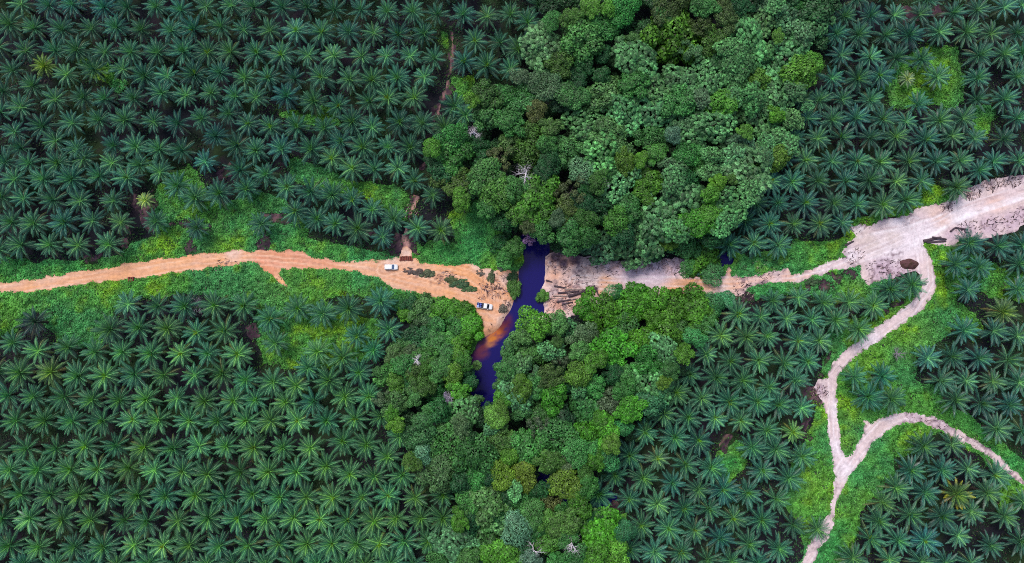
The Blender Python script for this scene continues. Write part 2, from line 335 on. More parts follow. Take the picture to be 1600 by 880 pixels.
def tracks(c, x, y, lines, pale, dark, seed):
    for q, pts in enumerate(lines):
        dd, lat, al = path_coords(pts, x, y); w_ = np.clip((5.5 - dd) / 2, 0, 1)
        st = fbm(al / 7, lat / .35, 1, seed + q, 2)
        c = mixc(c, dark, np.clip((st - .55) * 5, 0, 1) * .38 * w_)
        for off in (-2.3, -.75, .75, 2.2):
            k = np.exp(-((lat - off) / .28) ** 2) * np.clip(fbm(al / 11, al * 0 + off, 1, seed + 7) * 2.4 - .6, 0, 1)
            c = mixc(c, pale, k * .65 * w_)
            k = np.exp(-((lat - off - .42) / .14) ** 2) * np.clip(fbm(al / 6, al * 0 + off, 1, seed + 9) * 2.4 - .8, 0, 1)
            c = mixc(c, dark, k * .45 * w_)
    return c
def roadw_col(x, y):
    px = x / PXM + 800
    st = np.where(px < 400, sheet_streak(x, y, .14, 14, .9, 81), sheet_streak(x, y, -.2, 14, .9, 81))
    st2 = np.where(px < 400, sheet_streak(x, y, .14, 5, .35, 85), sheet_streak(x, y, -.2, 5, .35, 85))
    n = fbm(x, y, 7, 83)
    c = np.tile(np.array([.66, .37, .235]), (len(x), 1))
    c = mixc(c, (.66, .43, .34), np.clip((st - .45) * 5, 0, 1))
    c = mixc(c, (.7, .37, .17), np.clip((n - .5) * 4, 0, 1) * .7)
    for bx, by, r in ((420,400,25),(450,402,26),(480,408,22),(515,412,18),(405,412,12),(420,425,12)): c = mixc(c, (.60, .235, .15), blob(x, y, bx, by, r, .8) * .55 * np.clip(st * 2, 0, 1))
    for bx, by, r in ((730,425,22),(745,435,22),(760,445,18),(715,420,12)): c = mixc(c, (.68, .34, .16), blob(x, y, bx, by, r, .8) * .6)
    for bx, by, r in ((745,415,10),(765,425,12),(790,437,10),(795,478,9),(800,483,5),(788,495,9),(782,503,7),(748,540,7),(635,398,10),(365,393,14),(610,408,12)): c = mixc(c, (.7, .56, .54), blob(x, y, bx, by, r, .8) * .75)
    c = mixc(c, (.4, .22, .16), np.clip((st2 - .66) * 7, 0, 1) * .6); c = tracks(c, x, y, [CLW, CLW2], (.78, .56, .45), (.46, .23, .15), 171)
    rub = fbm(x, y, .8, 91)
    for bx, by, r in ((765,445,18),(790,440,14),(755,460,9),(780,455,12),(700,435,14),(680,432,14),(430,440,14),(455,455,6),(650,425,14),(355,418,16),(792,478,8)): c = mixc(c, (.2, .11, .11), blob(x, y, bx, by, r, .8) * np.clip((rub - .52) * 7, 0, 1) * .8)
    e = -f_w(x, y); c = mixc(c, (.3, .16, .12), np.clip((.7 - e) / .7, 0, 1) * np.clip((rub - .45) * 5, 0, 1) * .8)
    return np.clip(c * [1.14, 1.04, .93], 0, .86)
sheet('dirt_road', f_w, (-195, 10, -35, 30), .45, lambda x, y: .1 + .18 * fbm(x, y * 2.2, 2, 77) + gfall(x, y), roadw_col, M_SOIL)
def roade_col(x, y):
    px = x / PXM + 800
    A = np.where(px > 1290, .5, .02); ca, sa = np.cos(A), np.sin(A)
    lu = x * ca + y * sa; lv = -x * sa + y * ca
    st = fbm(lu / 12, lv / .8, 1, 95); st2 = fbm(lu / 3, lv / .3, 1, 99); n = fbm(x, y, 6, 97)
    c = np.tile(np.array([.68, .53, .50]), (len(x), 1))
    c = mixc(c, (.60, .46, .46), np.clip((st - .5) * 5, 0, 1) * .6)
    c = mixc(c, (.66, .5, .42), np.clip((n - .5) * 4, 0, 1) * .5)
    for bx, by, r, k in ((960,447,20,.45),(905,475,16,.4),(1150,447,16,.5),(1180,436,14,.4),(1060,447,22,.9),(1085,445,22,.95),(1110,442,18,.8),(1045,455,16,.8),(1140,425,8,.9),(1140,440,14,.5),(945,440,11,.8),(940,456,12,.7),(1230,432,14,.5),(1200,436,14,.35),(1260,428,14,.3),(885,440,22,.3),(865,430,14,.45),(870,480,18,.25),(1475,340,22,.25),(1160,440,14,.4),(1555,318,16,.3)):
        c = mixc(c, (.74, .36, .17), blob(x, y, bx, by, r, .9) * k * np.clip(.55 + st, 0, 1))
    for bx, by, r in ((1000,435,26),(1030,425,24),(980,428,22),(960,415,16),(1060,418,18)): c = mixc(c, (.60, .47, .55), blob(x, y, bx, by, r, .9) * .7)
    for bx, by, r in ((1380,395,34),(1420,380,30),(1450,365,24),(1500,335,26),(1340,358,12),(1400,352,16),(1310,640,16),(1310,700,16),(1320,735,16),(1360,535,20),(1330,400,14)): c = mixc(c, (.76, .68, .69), blob(x, y, bx, by, r, .9) * .7)
    for bx, by, r in ((1510,362,16),(1545,354,18),(1580,346,18),(1600,335,14),(1485,368,12),(1380,430,26),(1410,425,16),(1280,610,10),(1430,655,18),(1470,662,20),(1380,418,14),(1100,425,12)): c = mixc(c, (.50, .37, .42), blob(x, y, bx, by, r, .8) * .75)
    for bx, by, r in ((1350,375,18),(1365,385,16),(1395,372,16)): c = mixc(c, (.55, .44, .38), blob(x, y, bx, by, r, .8) * .6)
    c = mixc(c, (.36, .26, .28), np.clip((st2 - .66) * 7, 0, 1) * .35); c = tracks(c, x, y, [CLE, CLR, CLB], (.80, .71, .70), (.40, .30, .31), 181)
    rub = fbm(x, y, .9, 101)
    for bx, by, r in ((865,412,18),(880,400,20),(870,455,20),(895,460,26),(925,450,14),(860,485,22),(885,478,18),(950,412,16),(985,412,16),(1020,410,16),(1050,412,16),(905,425,22),(1085,428,16),(1160,450,18),(1190,430,22),(1220,425,12),(1170,440,14),(1330,405,12),(1395,425,30),(1370,428,20),(1505,358,14),(1535,352,16),(1565,346,16),(1595,334,16),(1515,302,12),(1545,289,12),(1575,283,12),(1600,278,10),(1480,325,14),(1350,350,18),(1280,612,14),(1430,652,20),(1460,662,18),(1500,682,20),(1540,710,20),(1590,750,24),(1400,400,12),(1300,760,10),(1275,850,10),(940,475,14),(1350,665,8),(1415,332,14)):
        c = mixc(c, (.18, .11, .13), blob(x, y, bx, by, r, .8) * np.clip((rub - .53) * 8, 0, 1) * .7)
    for pts, col_, wd_, k_ in (([(1420,385),(1455,368),(1490,345),(1540,328),(1640,295)], (.86,.80,.80), .8, .8), ([(1335,366),(1370,360),(1420,350),(1480,331),(1540,312),(1600,296)], (.42,.29,.28), .3, .6), ([(1330,400),(1375,388),(1400,372)], (.42,.31,.31), .28, .5), ([(1345,413),(1400,402),(1430,400)], (.35,.25,.28), .4, .5), ([(1335,372),(1400,358),(1470,338)], (.84,.76,.74), .5, .6)):
        dd_, la_, al_ = path_coords(pts, x, y); c = mixc(c, col_, np.exp(-(la_ / wd_) ** 2) * k_ * (dd_ < 4) * np.clip(fbm(al_ / 4, al_ * 0, 1, 191) * 2.5 - .5, 0, 1))
    hol = fbm(x, y, 1.6, 103)
    for bx, by, r, k in ((870,410,22,.9),(895,403,20,.9),(930,412,18,.5),(965,413,14,.6),(1000,410,14,.5),(1050,412,16,.5),(865,480,20,.7),(890,465,22,.7),(860,440,14,.7)):
        c = mixc(c, (.72, .37, .24), blob(x, y, bx, by, r, .8) * k * np.clip((hol - .4) * 5, 0, 1) * .7); c = mixc(c, (.13, .075, .11), blob(x, y, bx, by, r, .8) * k * np.clip((.45 - hol) * 8, 0, 1) * .8)
    for bx, by, r in ((868,402,9),(880,412,8),(898,405,9),(903,395,10),(880,392,9)): c = mixc(c, (.05, .03, .06), blob(x, y, bx, by, r, .6) * .85)
    e = -f_e(x, y); c = mixc(c, (.2, .13, .16), np.clip((1.3 - e) / 1.3, 0, 1) * np.clip((rub - .42) * 5, 0, 1) * .8)
    return np.clip(c * [1.1, 1.1, 1.16], 0, .88)
sheet('dirt_road', f_e, (5, 195, -115, 42), .45, lambda x, y: .1 + .22 * fbm(x, y * 1.6, 2, 79) + gfall(x, y), roade_col, M_SOIL)

# ------------------------------------------------------------------ leaves
def leaves(P, N, L, W, fold=.18, spin=None, r=None):
    """diamond leaves at P (n,3) lying across normal N; returns V, F"""
    r = r or rng
    n = len(P); N = N / (np.linalg.norm(N, axis=1, keepdims=True) + 1e-9)
    a = r.normal(size=(n, 3)) if spin is None else spin
    T = a - N * (a * N).sum(1, keepdims=True); T /= np.linalg.norm(T, axis=1, keepdims=True) + 1e-9
    B = np.cross(N, T); L = np.asarray(L).reshape(-1, 1) * np.ones((n, 1)); W = np.asarray(W).reshape(-1, 1) * np.ones((n, 1))
    V = np.empty((n, 4, 3)); V[:, 0] = P - T * L * .5; V[:, 1] = P + B * W * .5 + N * W * fold; V[:, 2] = P + T * L * .5 - N * L * .1; V[:, 3] = P - B * W * .5 + N * W * fold
    return V.reshape(-1, 3), np.arange(4 * n).reshape(-1, 4)
# ground cover: creeper mounds (one mass, nobody could count it)
def cover_z(x, y, e):
    m_ = fbm(x, y, 1.5, 111, 2); big = fbm(x, y, 9, 113, 2)
    return (.05 + 1.5 * np.clip(m_ - .25, 0, 1) * (.45 + big)) * np.clip((e + .2) / 1.4, .05, 1)
def cover_col(x, y):
    g1 = fbm(x, y, 13, 121); g2 = fbm(x, y, 4, 123)
    c = np.tile(np.array([.085, .29, .048]), (len(x), 1))
    c = mixc(c, (.06, .26, .075), np.clip((.52 - g1) * 6, 0, 1))
    c = mixc(c, (.17, .36, .024), np.clip((g2 * .6 + g1 * .4 - .53) * 6, 0, 1))
    for bx, by, r, k in ((1320,690,22,.8),(1330,650,18,.7),(1270,760,35,.6),(1350,780,40,.3),(1420,520,45,.6),(1360,570,35,.6),(1335,455,22,.8),(1400,470,20,.5),(1580,775,25,.6),(450,440,60,.4),(30,470,40,.4),(345,385,25,.5),(1480,120,45,.45),(1400,150,30,.45)):
        c = mixc(c, (.21, .40, .02), blob(x, y, bx, by, r, 1.2) * k * .7)
    for bx, by, r, k in ((700,395,50,.7),(740,385,50,.7),(40,410,70,.8),(120,420,50,.7),(480,400,50,.6),(560,402,40,.7),(1540,660,50,.7),(1590,710,50,.8),(1340,740,18,.7),(1300,830,30,.7),(1290,870,30,.7),(1140,720,40,.8),(1200,455,30,.8),(1260,405,35,.3)):
        c = mixc(c, (.05, .29, .075), blob(x, y, bx, by, r, 1.2) * k)
    return c
B0 = (-195, 195, -125, 120)
V2, Fc = region(f_cover, *B0, .75)
x, y = V2[:, 0], V2[:, 1]; e = -f_cover(x, y); zc = cover_z(x, y, e)
base = mesh_py('ground_cover', np.stack([x, y, zc - .06], 1), Fc, [M_COVER], cover_col(x, y), smooth=True)
NL = 420000
qx = rng.uniform(-185, 185, NL * 4); qy = rng.uniform(-120, 112, NL * 4)
qf = f_cover(qx, qy); k = qf < -.02; qx, qy, qf = qx[k][:210000], qy[k][:210000], qf[k][:210000]
z = cover_z(qx, qy, -qf); eps = .4
nxn = -1.3 * (cover_z(qx + eps, qy, -qf) - z) / eps; nyn = -1.3 * (cover_z(qx, qy + eps, -qf) - z) / eps
N = np.stack([nxn, nyn, np.ones(len(qx)) * .9], 1) + rng.normal(size=(len(qx), 3)) * .38
N[:, 2] = np.abs(N[:, 2]) + .15
Ls = rng.uniform(.28, .7, len(qx))
Vl, Fl = leaves(np.stack([qx, qy, z + rng.uniform(-.05, .22, len(qx))], 1), N, Ls, Ls * .8)
cl = np.repeat(cover_col(qx, qy) * 1.3 * rng.choice([.72, .88, 1.0, 1.12, 1.35], (len(qx), 1)) * (.7 + .6 * vnoise(qx / .8, qy / .8, 131))[:, None], 4, 0)
lf = mesh_arr('ground_cover_leaves', Vl, Fl, cl, [M_COVER])
ex = rng.uniform(-185, 185, 500000); ey = rng.uniform(-120, 112, 500000); ef = f_cover(ex, ey)
k = (ef > -.1) & (rng.random(len(ex)) < np.exp(-np.clip(ef, 0, 9) / 1.3) * (.25 + 1.1 * vnoise(ex / 1.1, ey / 1.1, 133))) & (f_w(ex, ey) > .15) & (f_e(ex, ey) > .15) & (np.minimum(sdf(PR, ex, ey), sdf_multi(POND, ex, ey)) > .8)
ex, ey, ef = ex[k], ey[k], ef[k]
N = rng.normal(size=(len(ex), 3)) * .4; N[:, 2] = 1; Ls = rng.uniform(.25, .65, len(ex))
Vl, Fl = leaves(np.stack([ex, ey, rng.uniform(.1, .45, len(ex))], 1), N, Ls, Ls * .75)
fringe = mesh_arr('ground_cover_fringe', Vl, Fl, np.repeat(cover_col(ex, ey) * rng.choice([.3, .5, .7, .9], (len(ex), 1)), 4, 0), [M_COVER])
o = obj('ground_cover', base); tag(o, 'bright green creeper carpeting the verges and clearings', 'ground cover', kind='stuff')
o2 = obj('ground_cover_leaves', lf, o); o2['kind'] = 'stuff'; o3 = obj('ground_cover_fringe', fringe, o); o3['kind'] = 'stuff'

# ------------------------------------------------------------------ oil palms
def palm_arrays(seed, nf=30, nl=22, droop=1.0, up=1.0, Lf=4.6):
    r = np.random.default_rng(seed)
    Vs, Fs, Cs = [], [], []; n0 = 0
    for kf in range(nf):
        t = (kf + .5) / nf
        az = kf * 2.39996 + r.normal() * .16
        L = Lf * (.62 + .42 * t ** .6) * r.uniform(.88, 1.1) * (1 if t < .8 else .93)
        el0 = R(70 * up * (1 - t) ** 1.1 + 8 * (1 - t) - 4 * t + r.normal() * 5); bend = R((26 + 42 * t) * droop * r.uniform(.75, 1.25))
        side = r.normal() * .12
        S = 12; pts = [np.array([.12 * math.cos(az), .12 * math.sin(az), .25 * (1 - t)])]; el = el0; a2 = az
        dirs = []
        for s in range(S):
            dv = np.array([math.cos(el) * math.cos(a2), math.cos(el) * math.sin(a2), math.sin(el)]); dirs.append(dv)
            pts.append(pts[-1] + dv * L / S); el -= bend * (.4 + 1.2 * s / S) / S; a2 += side / S
        dirs.append(dirs[-1]); pts = np.array(pts); dirs = np.array(dirs)
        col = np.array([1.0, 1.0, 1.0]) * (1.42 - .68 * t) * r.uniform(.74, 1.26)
        if t < .2: col = col * np.array([1.6, 1.35, .85])
        if t > .88 and r.random() < .35: col = col * np.array([2.2, 1.0, .7])
        # leaflets
        ss = np.linspace(.17, .985, nl); P = np.array([np.interp(ss * S, np.arange(S + 1), pts[:, i]) for i in range(3)]).T
        D = np.array([np.interp(ss * S, np.arange(S + 1), dirs[:, i]) for i in range(3)]).T
        D /= np.linalg.norm(D, axis=1, keepdims=True)
        sidev = np.cross(D, np.array([0, 0, 1.0])); sidev /= np.linalg.norm(sidev, axis=1, keepdims=True) + 1e-6
        upv = np.cross(sidev, D)
        prof = np.clip(np.sin(np.pi * (ss * .84 + .14)), 0, 1) ** .85
        for sg in (-1, 1):
            ll = (.80 * prof + .05) * r.uniform(.85, 1.1, nl) * (.65 + .35 * min(1, t * 3)) * Lf / 4.6
            fw = .55 + .5 * ss; dr = -.22 - .2 * r.random(nl) - .15 * t
            dv = sidev * sg * .85 + D * fw[:, None] + upv * (.12) + np.array([0, 0, 1.0]) * dr[:, None]
            dv /= np.linalg.norm(dv, axis=1, keepdims=True)
            wv = D * (.5 * L / nl * 1.05)
            V = np.empty((nl, 4, 3)); mid = P + dv * ll[:, None] * .45
            V[:, 0] = P - wv * .25; V[:, 1] = mid - wv * .62; V[:, 2] = P + dv * ll[:, None] - np.array([0, 0, .08]); V[:, 3] = mid + wv * .62 + upv * .03
            Vs.append(V.reshape(-1, 3)); Fs.append(np.arange(4 * nl).reshape(-1, 4) + n0); n0 += 4 * nl
            Cs.append(np.tile(col, (4 * nl, 1)) * np.repeat(r.uniform(.8, 1.2, (nl, 1)), 4, 0))
        # rachis strip
        w_ = np.interp(np.arange(S + 1), [0, S], [.11, .02])[:, None]
        sv = np.cross(dirs, np.array([0, 0, 1.0])); sv /= np.linalg.norm(sv, axis=1, keepdims=True) + 1e-6
        uv = np.cross(sv, dirs)
        V = np.concatenate([pts - sv * w_, pts + uv * w_ * .8, pts + sv * w_])
        q = []
        for s in range(S):
            q += [[s, s + 1, S + 2 + s, S + 1 + s], [S + 1 + s, S + 2 + s, 2 * S + 3 + s, 2 * S + 2 + s]]
        Vs.append(V); Fs.append(np.array(q) + n0); n0 += len(V); Cs.append(np.tile(col * np.array([1.9, 1.6, 1.1]), (len(V), 1)))
    return np.concatenate(Vs), np.concatenate(Fs), np.concatenate(Cs)
def spear_arrays(seed):
    r = np.random.default_rng(seed); Vs, Fs = [], []; n0 = 0
    for i in range(7):
        az = r.uniform(0, 6.28); el = R(r.uniform(42, 80)); L = r.uniform(1.1, 1.9)
        dv = np.array([math.cos(el) * math.cos(az), math.cos(el) * math.sin(az), math.sin(el)])
        s = np.cross(dv, [0, 0, 1.0]); s /= np.linalg.norm(s); u = np.cross(s, dv)
        b_ = np.array([0, 0, .15])
        V = np.array([b_, b_ + dv * L * .5 - s * .17, b_ + dv * L, b_ + dv * L * .5 + s * .17, b_ + dv * L * .5 + u * .12])
        Vs.append(V); Fs += [[n0, n0 + 1, n0 + 4], [n0 + 1, n0 + 2, n0 + 4], [n0 + 2, n0 + 3, n0 + 4], [n0 + 3, n0, n0 + 4]]; n0 += 5
    return np.concatenate(Vs), np.array(Fs)
def tube(pts, rad, seg=8, cap=True):
    V, F = [], []; pts = [Vector(p) for p in pts]
    for i, p in enumerate(pts):
        dd = (pts[min(i + 1, len(pts) - 1)] - pts[max(i - 1, 0)]).normalized()
        a_ = dd.orthogonal().normalized(); b_ = dd.cross(a_)
        for s in range(seg):
            an = 2 * math.pi * s / seg; V.append(p + (a_ * math.cos(an) + b_ * math.sin(an)) * rad[i])
        if i:
            for s in range(seg):
                o_ = (i - 1) * seg; F.append([o_ + s, o_ + (s + 1) % seg, o_ + seg + (s + 1) % seg, o_ + seg + s])
    if cap: F.append(list(range(seg))[::-1]); F.append([len(V) - seg + s for s in range(seg)])
    return V, F
def tubes(specs, seg=7):
    V, F = [], []
    for pts, rad in specs:
        v, f = tube(pts, rad, seg); n0 = len(V); V += v; F += [[i + n0 for i in q] for q in f]
    return V, F
PV = [palm_arrays(100 + i, nf=[34, 38, 29, 36, 31, 40, 27, 34][i], nl=24, droop=[1, .8, 1.2, .9, 1.1, 1, .7, 1.3][i], up=[1, 1, .8, 1.1, .9, 1, 1.15, .85][i]) for i in range(8)]
PM = [mesh_arr('palm_crown', *PV[i][:2], PV[i][2], [M_PALM]) for i in range(8)]
_V, _F, _C = PV[1]; _d = np.clip((np.hypot(_V[:, 0], _V[:, 1]) - 2.3) / 1.2, 0, 1)[:, None] * (np.sin(4 * np.arctan2(_V[:, 1], _V[:, 0]) + 1) > -.1)[:, None]
PM.append(mesh_arr('palm_crown_yellow', _V, _F, _C * (1 - _d) + np.array([7.5, 3.0, .55]) * _d, [M_PALM]))
PS = [mesh_arr('palm_spear', *spear_arrays(200 + i), None, []) for i in range(4)]
for me in PS:
    me.color_attributes.new('tint', 'FLOAT_COLOR', 'POINT').data.foreach_set('color', np.ones(len(me.vertices) * 4, np.float32)); me.materials.append(M_PALM)
tv, tf = tubes([([(0, 0, 0), (.02, 0, .6), (0, .02, 2.5), (0, 0, 4.5), (0, 0, 5.7), (0, 0, 6.05)], [.5, .38, .3, .3, .42, .22])], 10)
PT = mesh_py('palm_trunk', tv, tf, [M_TRUNK])
# palm centres, read off the photograph in 4x enlarged tiles of 400 x 220 px: (column, row): tile coordinates
TILES = {
(0,0): "130,25 305,35 450,25 650,45 795,45 975,40 1130,60 1290,40 1445,35 1585,45 60,150 215,175 390,185 570,180 725,170 885,185 1070,190 1210,180 1380,165 1525,185 -10,290 160,315 345,315 480,310 655,325 820,325 985,330 1145,320 1300,325 1440,325 75,440 275,410 415,465 585,435 765,430 905,475 1045,475 1215,465 1375,455 1530,485 20,570 205,535 345,620 520,610 655,615 835,615 1010,580 1160,595 1320,580 1470,600 1600,610 130,670 265,790 450,770 620,750 780,750 960,760 1110,770 1260,740 1430,710 1550,770 90,825 0,700 1350,850 345,880",
(1,0): "165,45 320,45 490,60 655,60 820,70 980,70 1135,90 1295,90 1445,100 1590,90 85,190 250,190 410,200 580,200 735,205 890,215 1050,210 1370,255 1525,265 5,330 160,340 325,345 485,345 660,350 815,350 965,350 1115,365 1300,385 1445,410 1590,430 75,485 240,490 410,480 585,495 725,500 885,485 1050,480 190,600 360,635 515,660 710,635 825,615 990,610 1240,665 1310,720 90,795 255,790 425,800 600,760 725,795 900,765 1040,770 1180,800",
(3,0): "480,100 640,100 790,95 950,90 1160,80 1310,60 1480,45 430,210 565,215 735,220 880,220 1070,200 1240,200 1395,210 1555,205 460,345 640,360 800,360 960,370 1320,345 1475,340 1590,330 400,490 560,490 700,470 875,490 1060,480 1310,490 1555,480 215,620 320,625 465,620 640,625 935,650 1305,620 1480,620 250,740 400,750 550,740 720,745 865,760 1070,755 1220,740 1555,740 160,865 310,865 460,860 640,860 800,855 985,870 1150,850 1290,865 1470,870 560,-15 1000,-10 1590,30",
(2,0): "0,110 160,30 100,140 40,310",
(0,1): "130,45 340,30 480,50 710,30 850,40 995,55 1135,60 1280,130 1480,30 30,130 180,140 360,140 520,110 700,140 870,150 1000,195 1500,185 90,240 270,240 445,240 620,220 795,230 1110,280 10,350 145,360 330,370 500,375 705,375 905,370 1220,355 1370,330 1540,300 75,510 210,515 400,510 580,500 755,510 975,505 1230,545 130,650 310,650 485,655 680,650 -10,680 1365,10",
(1,1): "160,50 345,50 475,110 530,5 670,40 825,40 965,40 0,60 60,210 195,290 340,320 475,340 600,170 740,175 885,170 990,250 1105,340 600,370 725,430 860,490 245,440 380,490 495,520 635,550 790,600 1010,545 1155,560 30,520",
(2,1): "1525,390 1460,500 1355,650 1510,640",
(3,1): "235,120 400,130 555,130 700,135 880,130 1050,130 1200,125 1410,130 1570,125 20,250 150,255 310,250 480,250 635,250 800,255 960,250 1180,290 1320,185 60,390 230,390 410,390 555,400 715,395 860,370 10,520 160,520 325,520 465,510 65,650 1260,640 1440,660 1590,655 1170,770 1320,790 1570,770 90,100",
(0,2): "215,250 800,140 985,155 1155,155 1340,150 1525,150 80,380 690,300 870,290 1045,295 1230,315 1405,310 235,435 420,410 595,440 765,440 945,450 1130,450 1300,450 1485,455 125,570 320,565 490,590 655,590 840,580 1025,585 1215,585 1390,575 1535,615 50,710 210,720 400,720 575,740 745,740 915,735 1105,730 1280,750 1460,745 1595,740 100,870 280,870 450,875 640,870 830,865 990,865 1180,870 1360,870 1540,870 -20,560",
(1,2): "260,170 415,200 580,170 780,125 85,235 830,300 630,340 120,385 735,430 385,440 540,475 325,540 645,570 105,630 250,650 455,620 555,720 185,755 360,750 705,720 90,870 260,870 440,870 620,855 780,845",
(2,2): "1410,205 1555,220 1305,335 1465,345 1215,455 1365,500 1540,495 1110,580 1275,600 1445,620 1025,695 1185,730 1360,750 1530,750 950,830 1100,850 1270,855 1430,870",
(3,2): "30,120 190,100 345,135 505,130 660,150 765,50 900,20 1250,50 1560,45 1465,190 115,230 275,240 420,240 570,300 1225,305 1410,310 1560,340 -5,340 35,360 190,370 320,370 1000,480 1150,470 1320,480 1500,490 100,510 245,500 540,595 710,590 1080,620 1240,620 1405,625 1570,630 170,615 5,660 625,720 770,735 1170,740 1330,760 1510,770 65,770 210,790",
(0,3): "165,165 350,165 530,150 725,145 900,155 1085,160 1245,150 1415,150 1585,160 60,295 235,300 440,295 610,295 805,285 965,300 1140,310 1295,325 1500,310 130,450 315,450 490,455 675,465 860,460 1035,460 1225,455 1400,465 1580,450 10,600 185,600 385,610 565,610 780,610 920,620 1110,620 1300,600 1485,600 60,770 240,780 465,780 645,780 835,770 1020,770 1180,770 1370,775 1550,770 -30,180 150,890 350,895 560,895 730,890 930,885 1100,895 1290,890 1460,890 -20,440",
(1,3): "15,165 170,160 340,160 545,120 690,140 895,90 820,215 80,310 255,310 440,275 585,325 740,340 915,330 150,470 315,470 480,470 660,470 825,460 995,470 1170,455 65,610 235,600 400,605 570,615 735,620 875,600 1030,600 1165,600 140,760 320,760 475,760 630,760 770,760 930,745 1080,745 60,890 230,890 380,890 540,895 680,890 840,885 980,885",
(2,3): "830,60 1015,95 1165,115 1435,45 735,205 910,225 1085,265 1245,285 1500,155 640,330 820,350 1000,380 1165,420 1320,420 1565,300 540,450 735,480 910,510 1075,540 1230,540 1470,440 810,645 980,665 1140,675 1385,600 1560,610 1300,725 1480,760 735,790 890,810 1055,810 1220,860 1370,870 1540,885 1590,50",
(3,3): "155,60 50,170 210,215 1430,40 1590,55 130,350 10,310 975,150 1150,140 50,480 890,300 1085,300 1250,290 1420,330 155,640 310,670 20,620 800,410 980,440 1180,450 1370,440 70,790 715,500 890,580 1090,590 1270,560 1480,590 690,620 640,730 815,740 980,740 1190,710 1390,770 1580,740 530,850 760,860 960,870 1110,880 1270,880 1600,500",
}
palms = []
for (cx, cy), s in TILES.items():
    for q in s.split():
        u, v = map(float, q.split(',')); X_, Y_ = cx * 400 + u / 4, cy * 220 + v / 4
        if all(math.hypot(X_ - a[0], Y_ - a[1]) > 17 for a in palms): palms.append((X_, Y_))
BLOCKS = [('upper left block', lambda x, y: x < 830 and y < 415), ('lower left block', lambda x, y: x < 830),
 ('upper right block', lambda x, y: x > 1050 and y < 385 and not (x > 1450 and y > 362 + (1600 - x) * .08)),
 ('far right block', lambda x, y: (x > 1455 and y < 700 and y < 640 + (x - 1420) * .9 - 10) or (x > 1305 and 575 < y < 640)),
 ('bottom right block', lambda x, y: x > 1320 and y > 650), ('middle right block', lambda x, y: True)]
bl = {}
for p in palms:
    for nme, fn in BLOCKS:
        if fn(*p): bl.setdefault(nme, []).append(p); break
ORD = ['first', 'second', 'third', 'fourth', 'fifth', 'sixth', 'seventh', 'eighth', 'ninth', 'tenth', 'eleventh', 'twelfth', 'thirteenth', 'fourteenth', 'fifteenth', 'sixteenth', 'seventeenth', 'eighteenth', 'nineteenth', 'twentieth', 'twenty-first', 'twenty-second', 'twenty-third', 'twenty-fourth', 'twenty-fifth', 'twenty-sixth', 'twenty-seventh', 'twenty-eighth', 'twenty-ninth', 'thirtieth']
plabel = {}; rowtot = {}
for nme, ps in bl.items():
    rows = []
    for p in sorted(ps):
        best = None
        for r_ in rows:
            q = r_[-1]
            if p[0] - q[0] < 26: continue
            dy = abs(p[1] - q[1])
            if dy < 17 and p[0] - q[0] < 170 and (best is None or dy < best[0]): best = (dy, r_)
        if best: best[1].append(p)
        else: rows.append([p])
    rows.sort(key=lambda r_: sum(a[1] for a in r_) / len(r_))
    for i, r_ in enumerate(rows):
        for j, p in enumerate(r_): plabel[p] = (nme, i, j)
SPECIAL = {}
def near_palm(x, y): return min(palms, key=lambda p: math.hypot(p[0] - x, p[1] - y))
for (x_, y_, lab, col, sc) in [
  (1495, 772.5, 'oil palm with bright yellow frond tips in the bottom right block', (.045, .11, .035), 1.0),
  (80, 581, 'yellow-green oil palm between blue-green ones in the lower left block', (.06, .135, .045), 1.0),
  (226, 312.5, 'small pale yellow-green stunted palm on bare purple soil, upper left block', (.14, .24, .08), .62),
  (307.5, 356, 'small dark blue-green palm standing alone above the earth gap, left verge', (.02, .075, .06), .8),
  (407, 350, 'lone blue-green palm at top of the second brown gap by orange road', (.022, .085, .065), .85),
  (53, 502, 'dark grey-green oil palm topmost at left edge of lower left block', (.02, .05, .045), 1.0),
  (1566, 487, 'olive green oil palm with yellowish crown beside grassy gap, far right block', (.052, .115, .04), 1.0),
  (1028, 716, 'pale round-crowned oil palm beside the lower forest, middle right block', (.055, .15, .08), .82),
  (1418, 122, 'small pale palm in the grassy clearing of the upper right block', (.10, .17, .09), .6),
  (69, 102, 'yellow-tipped oil palm near left edge of the upper left block', (.075, .15, .03), .85),
  (1239, 675, 'bright green bushy young palm beside bare purple patch left of white track', (.06, .17, .05), .8),
  (277, 852, None, None, 1)]:
    p = near_palm(x_, y_)
    if lab: SPECIAL[p] = (lab, col, sc)
PALMH = 6.0
def palm_params(p):
    X_, Y_ = p; r = np.random.default_rng(int(abs(X_ * 131 + Y_ * 7919)))
    tone = fbm(np.array([X_]), np.array([Y_]), 260, 131)[0]
    base = np.array([.046, .170, .098]) * r.uniform(.75, 1.3)
    base = base * (1 + np.array([.5, .12, -.2]) * (r.normal() * .26 + (tone - .5) * 1.0))
    if r.random() < .2: base = base * np.array([.9, .95, 1.12])
    if X_ < 850 and Y_ < 380: base = base * np.array([.84, .86, .95])
    if X_ < 760 and Y_ > 540: base = base * np.array([1.12, 1.12, .92])
    if X_ > 1150 and (Y_ < 400 or X_ > 1430): base = base * np.array([.9, .9, 1.06])
    sc = r.uniform(1.06, 1.36) * (1.02 if X_ < 760 and Y_ > 560 else .98)
    if p in SPECIAL: base = np.array(SPECIAL[p][1]) * 1.45; sc = SPECIAL[p][2] * 1.26
    h = PALMH * (r.uniform(.88, 1.12) if p not in SPECIAL else min(1, sc + .1)); v = int(r.integers(0, 8))
    return base, sc, h, v, r.uniform(0, 6.283), r
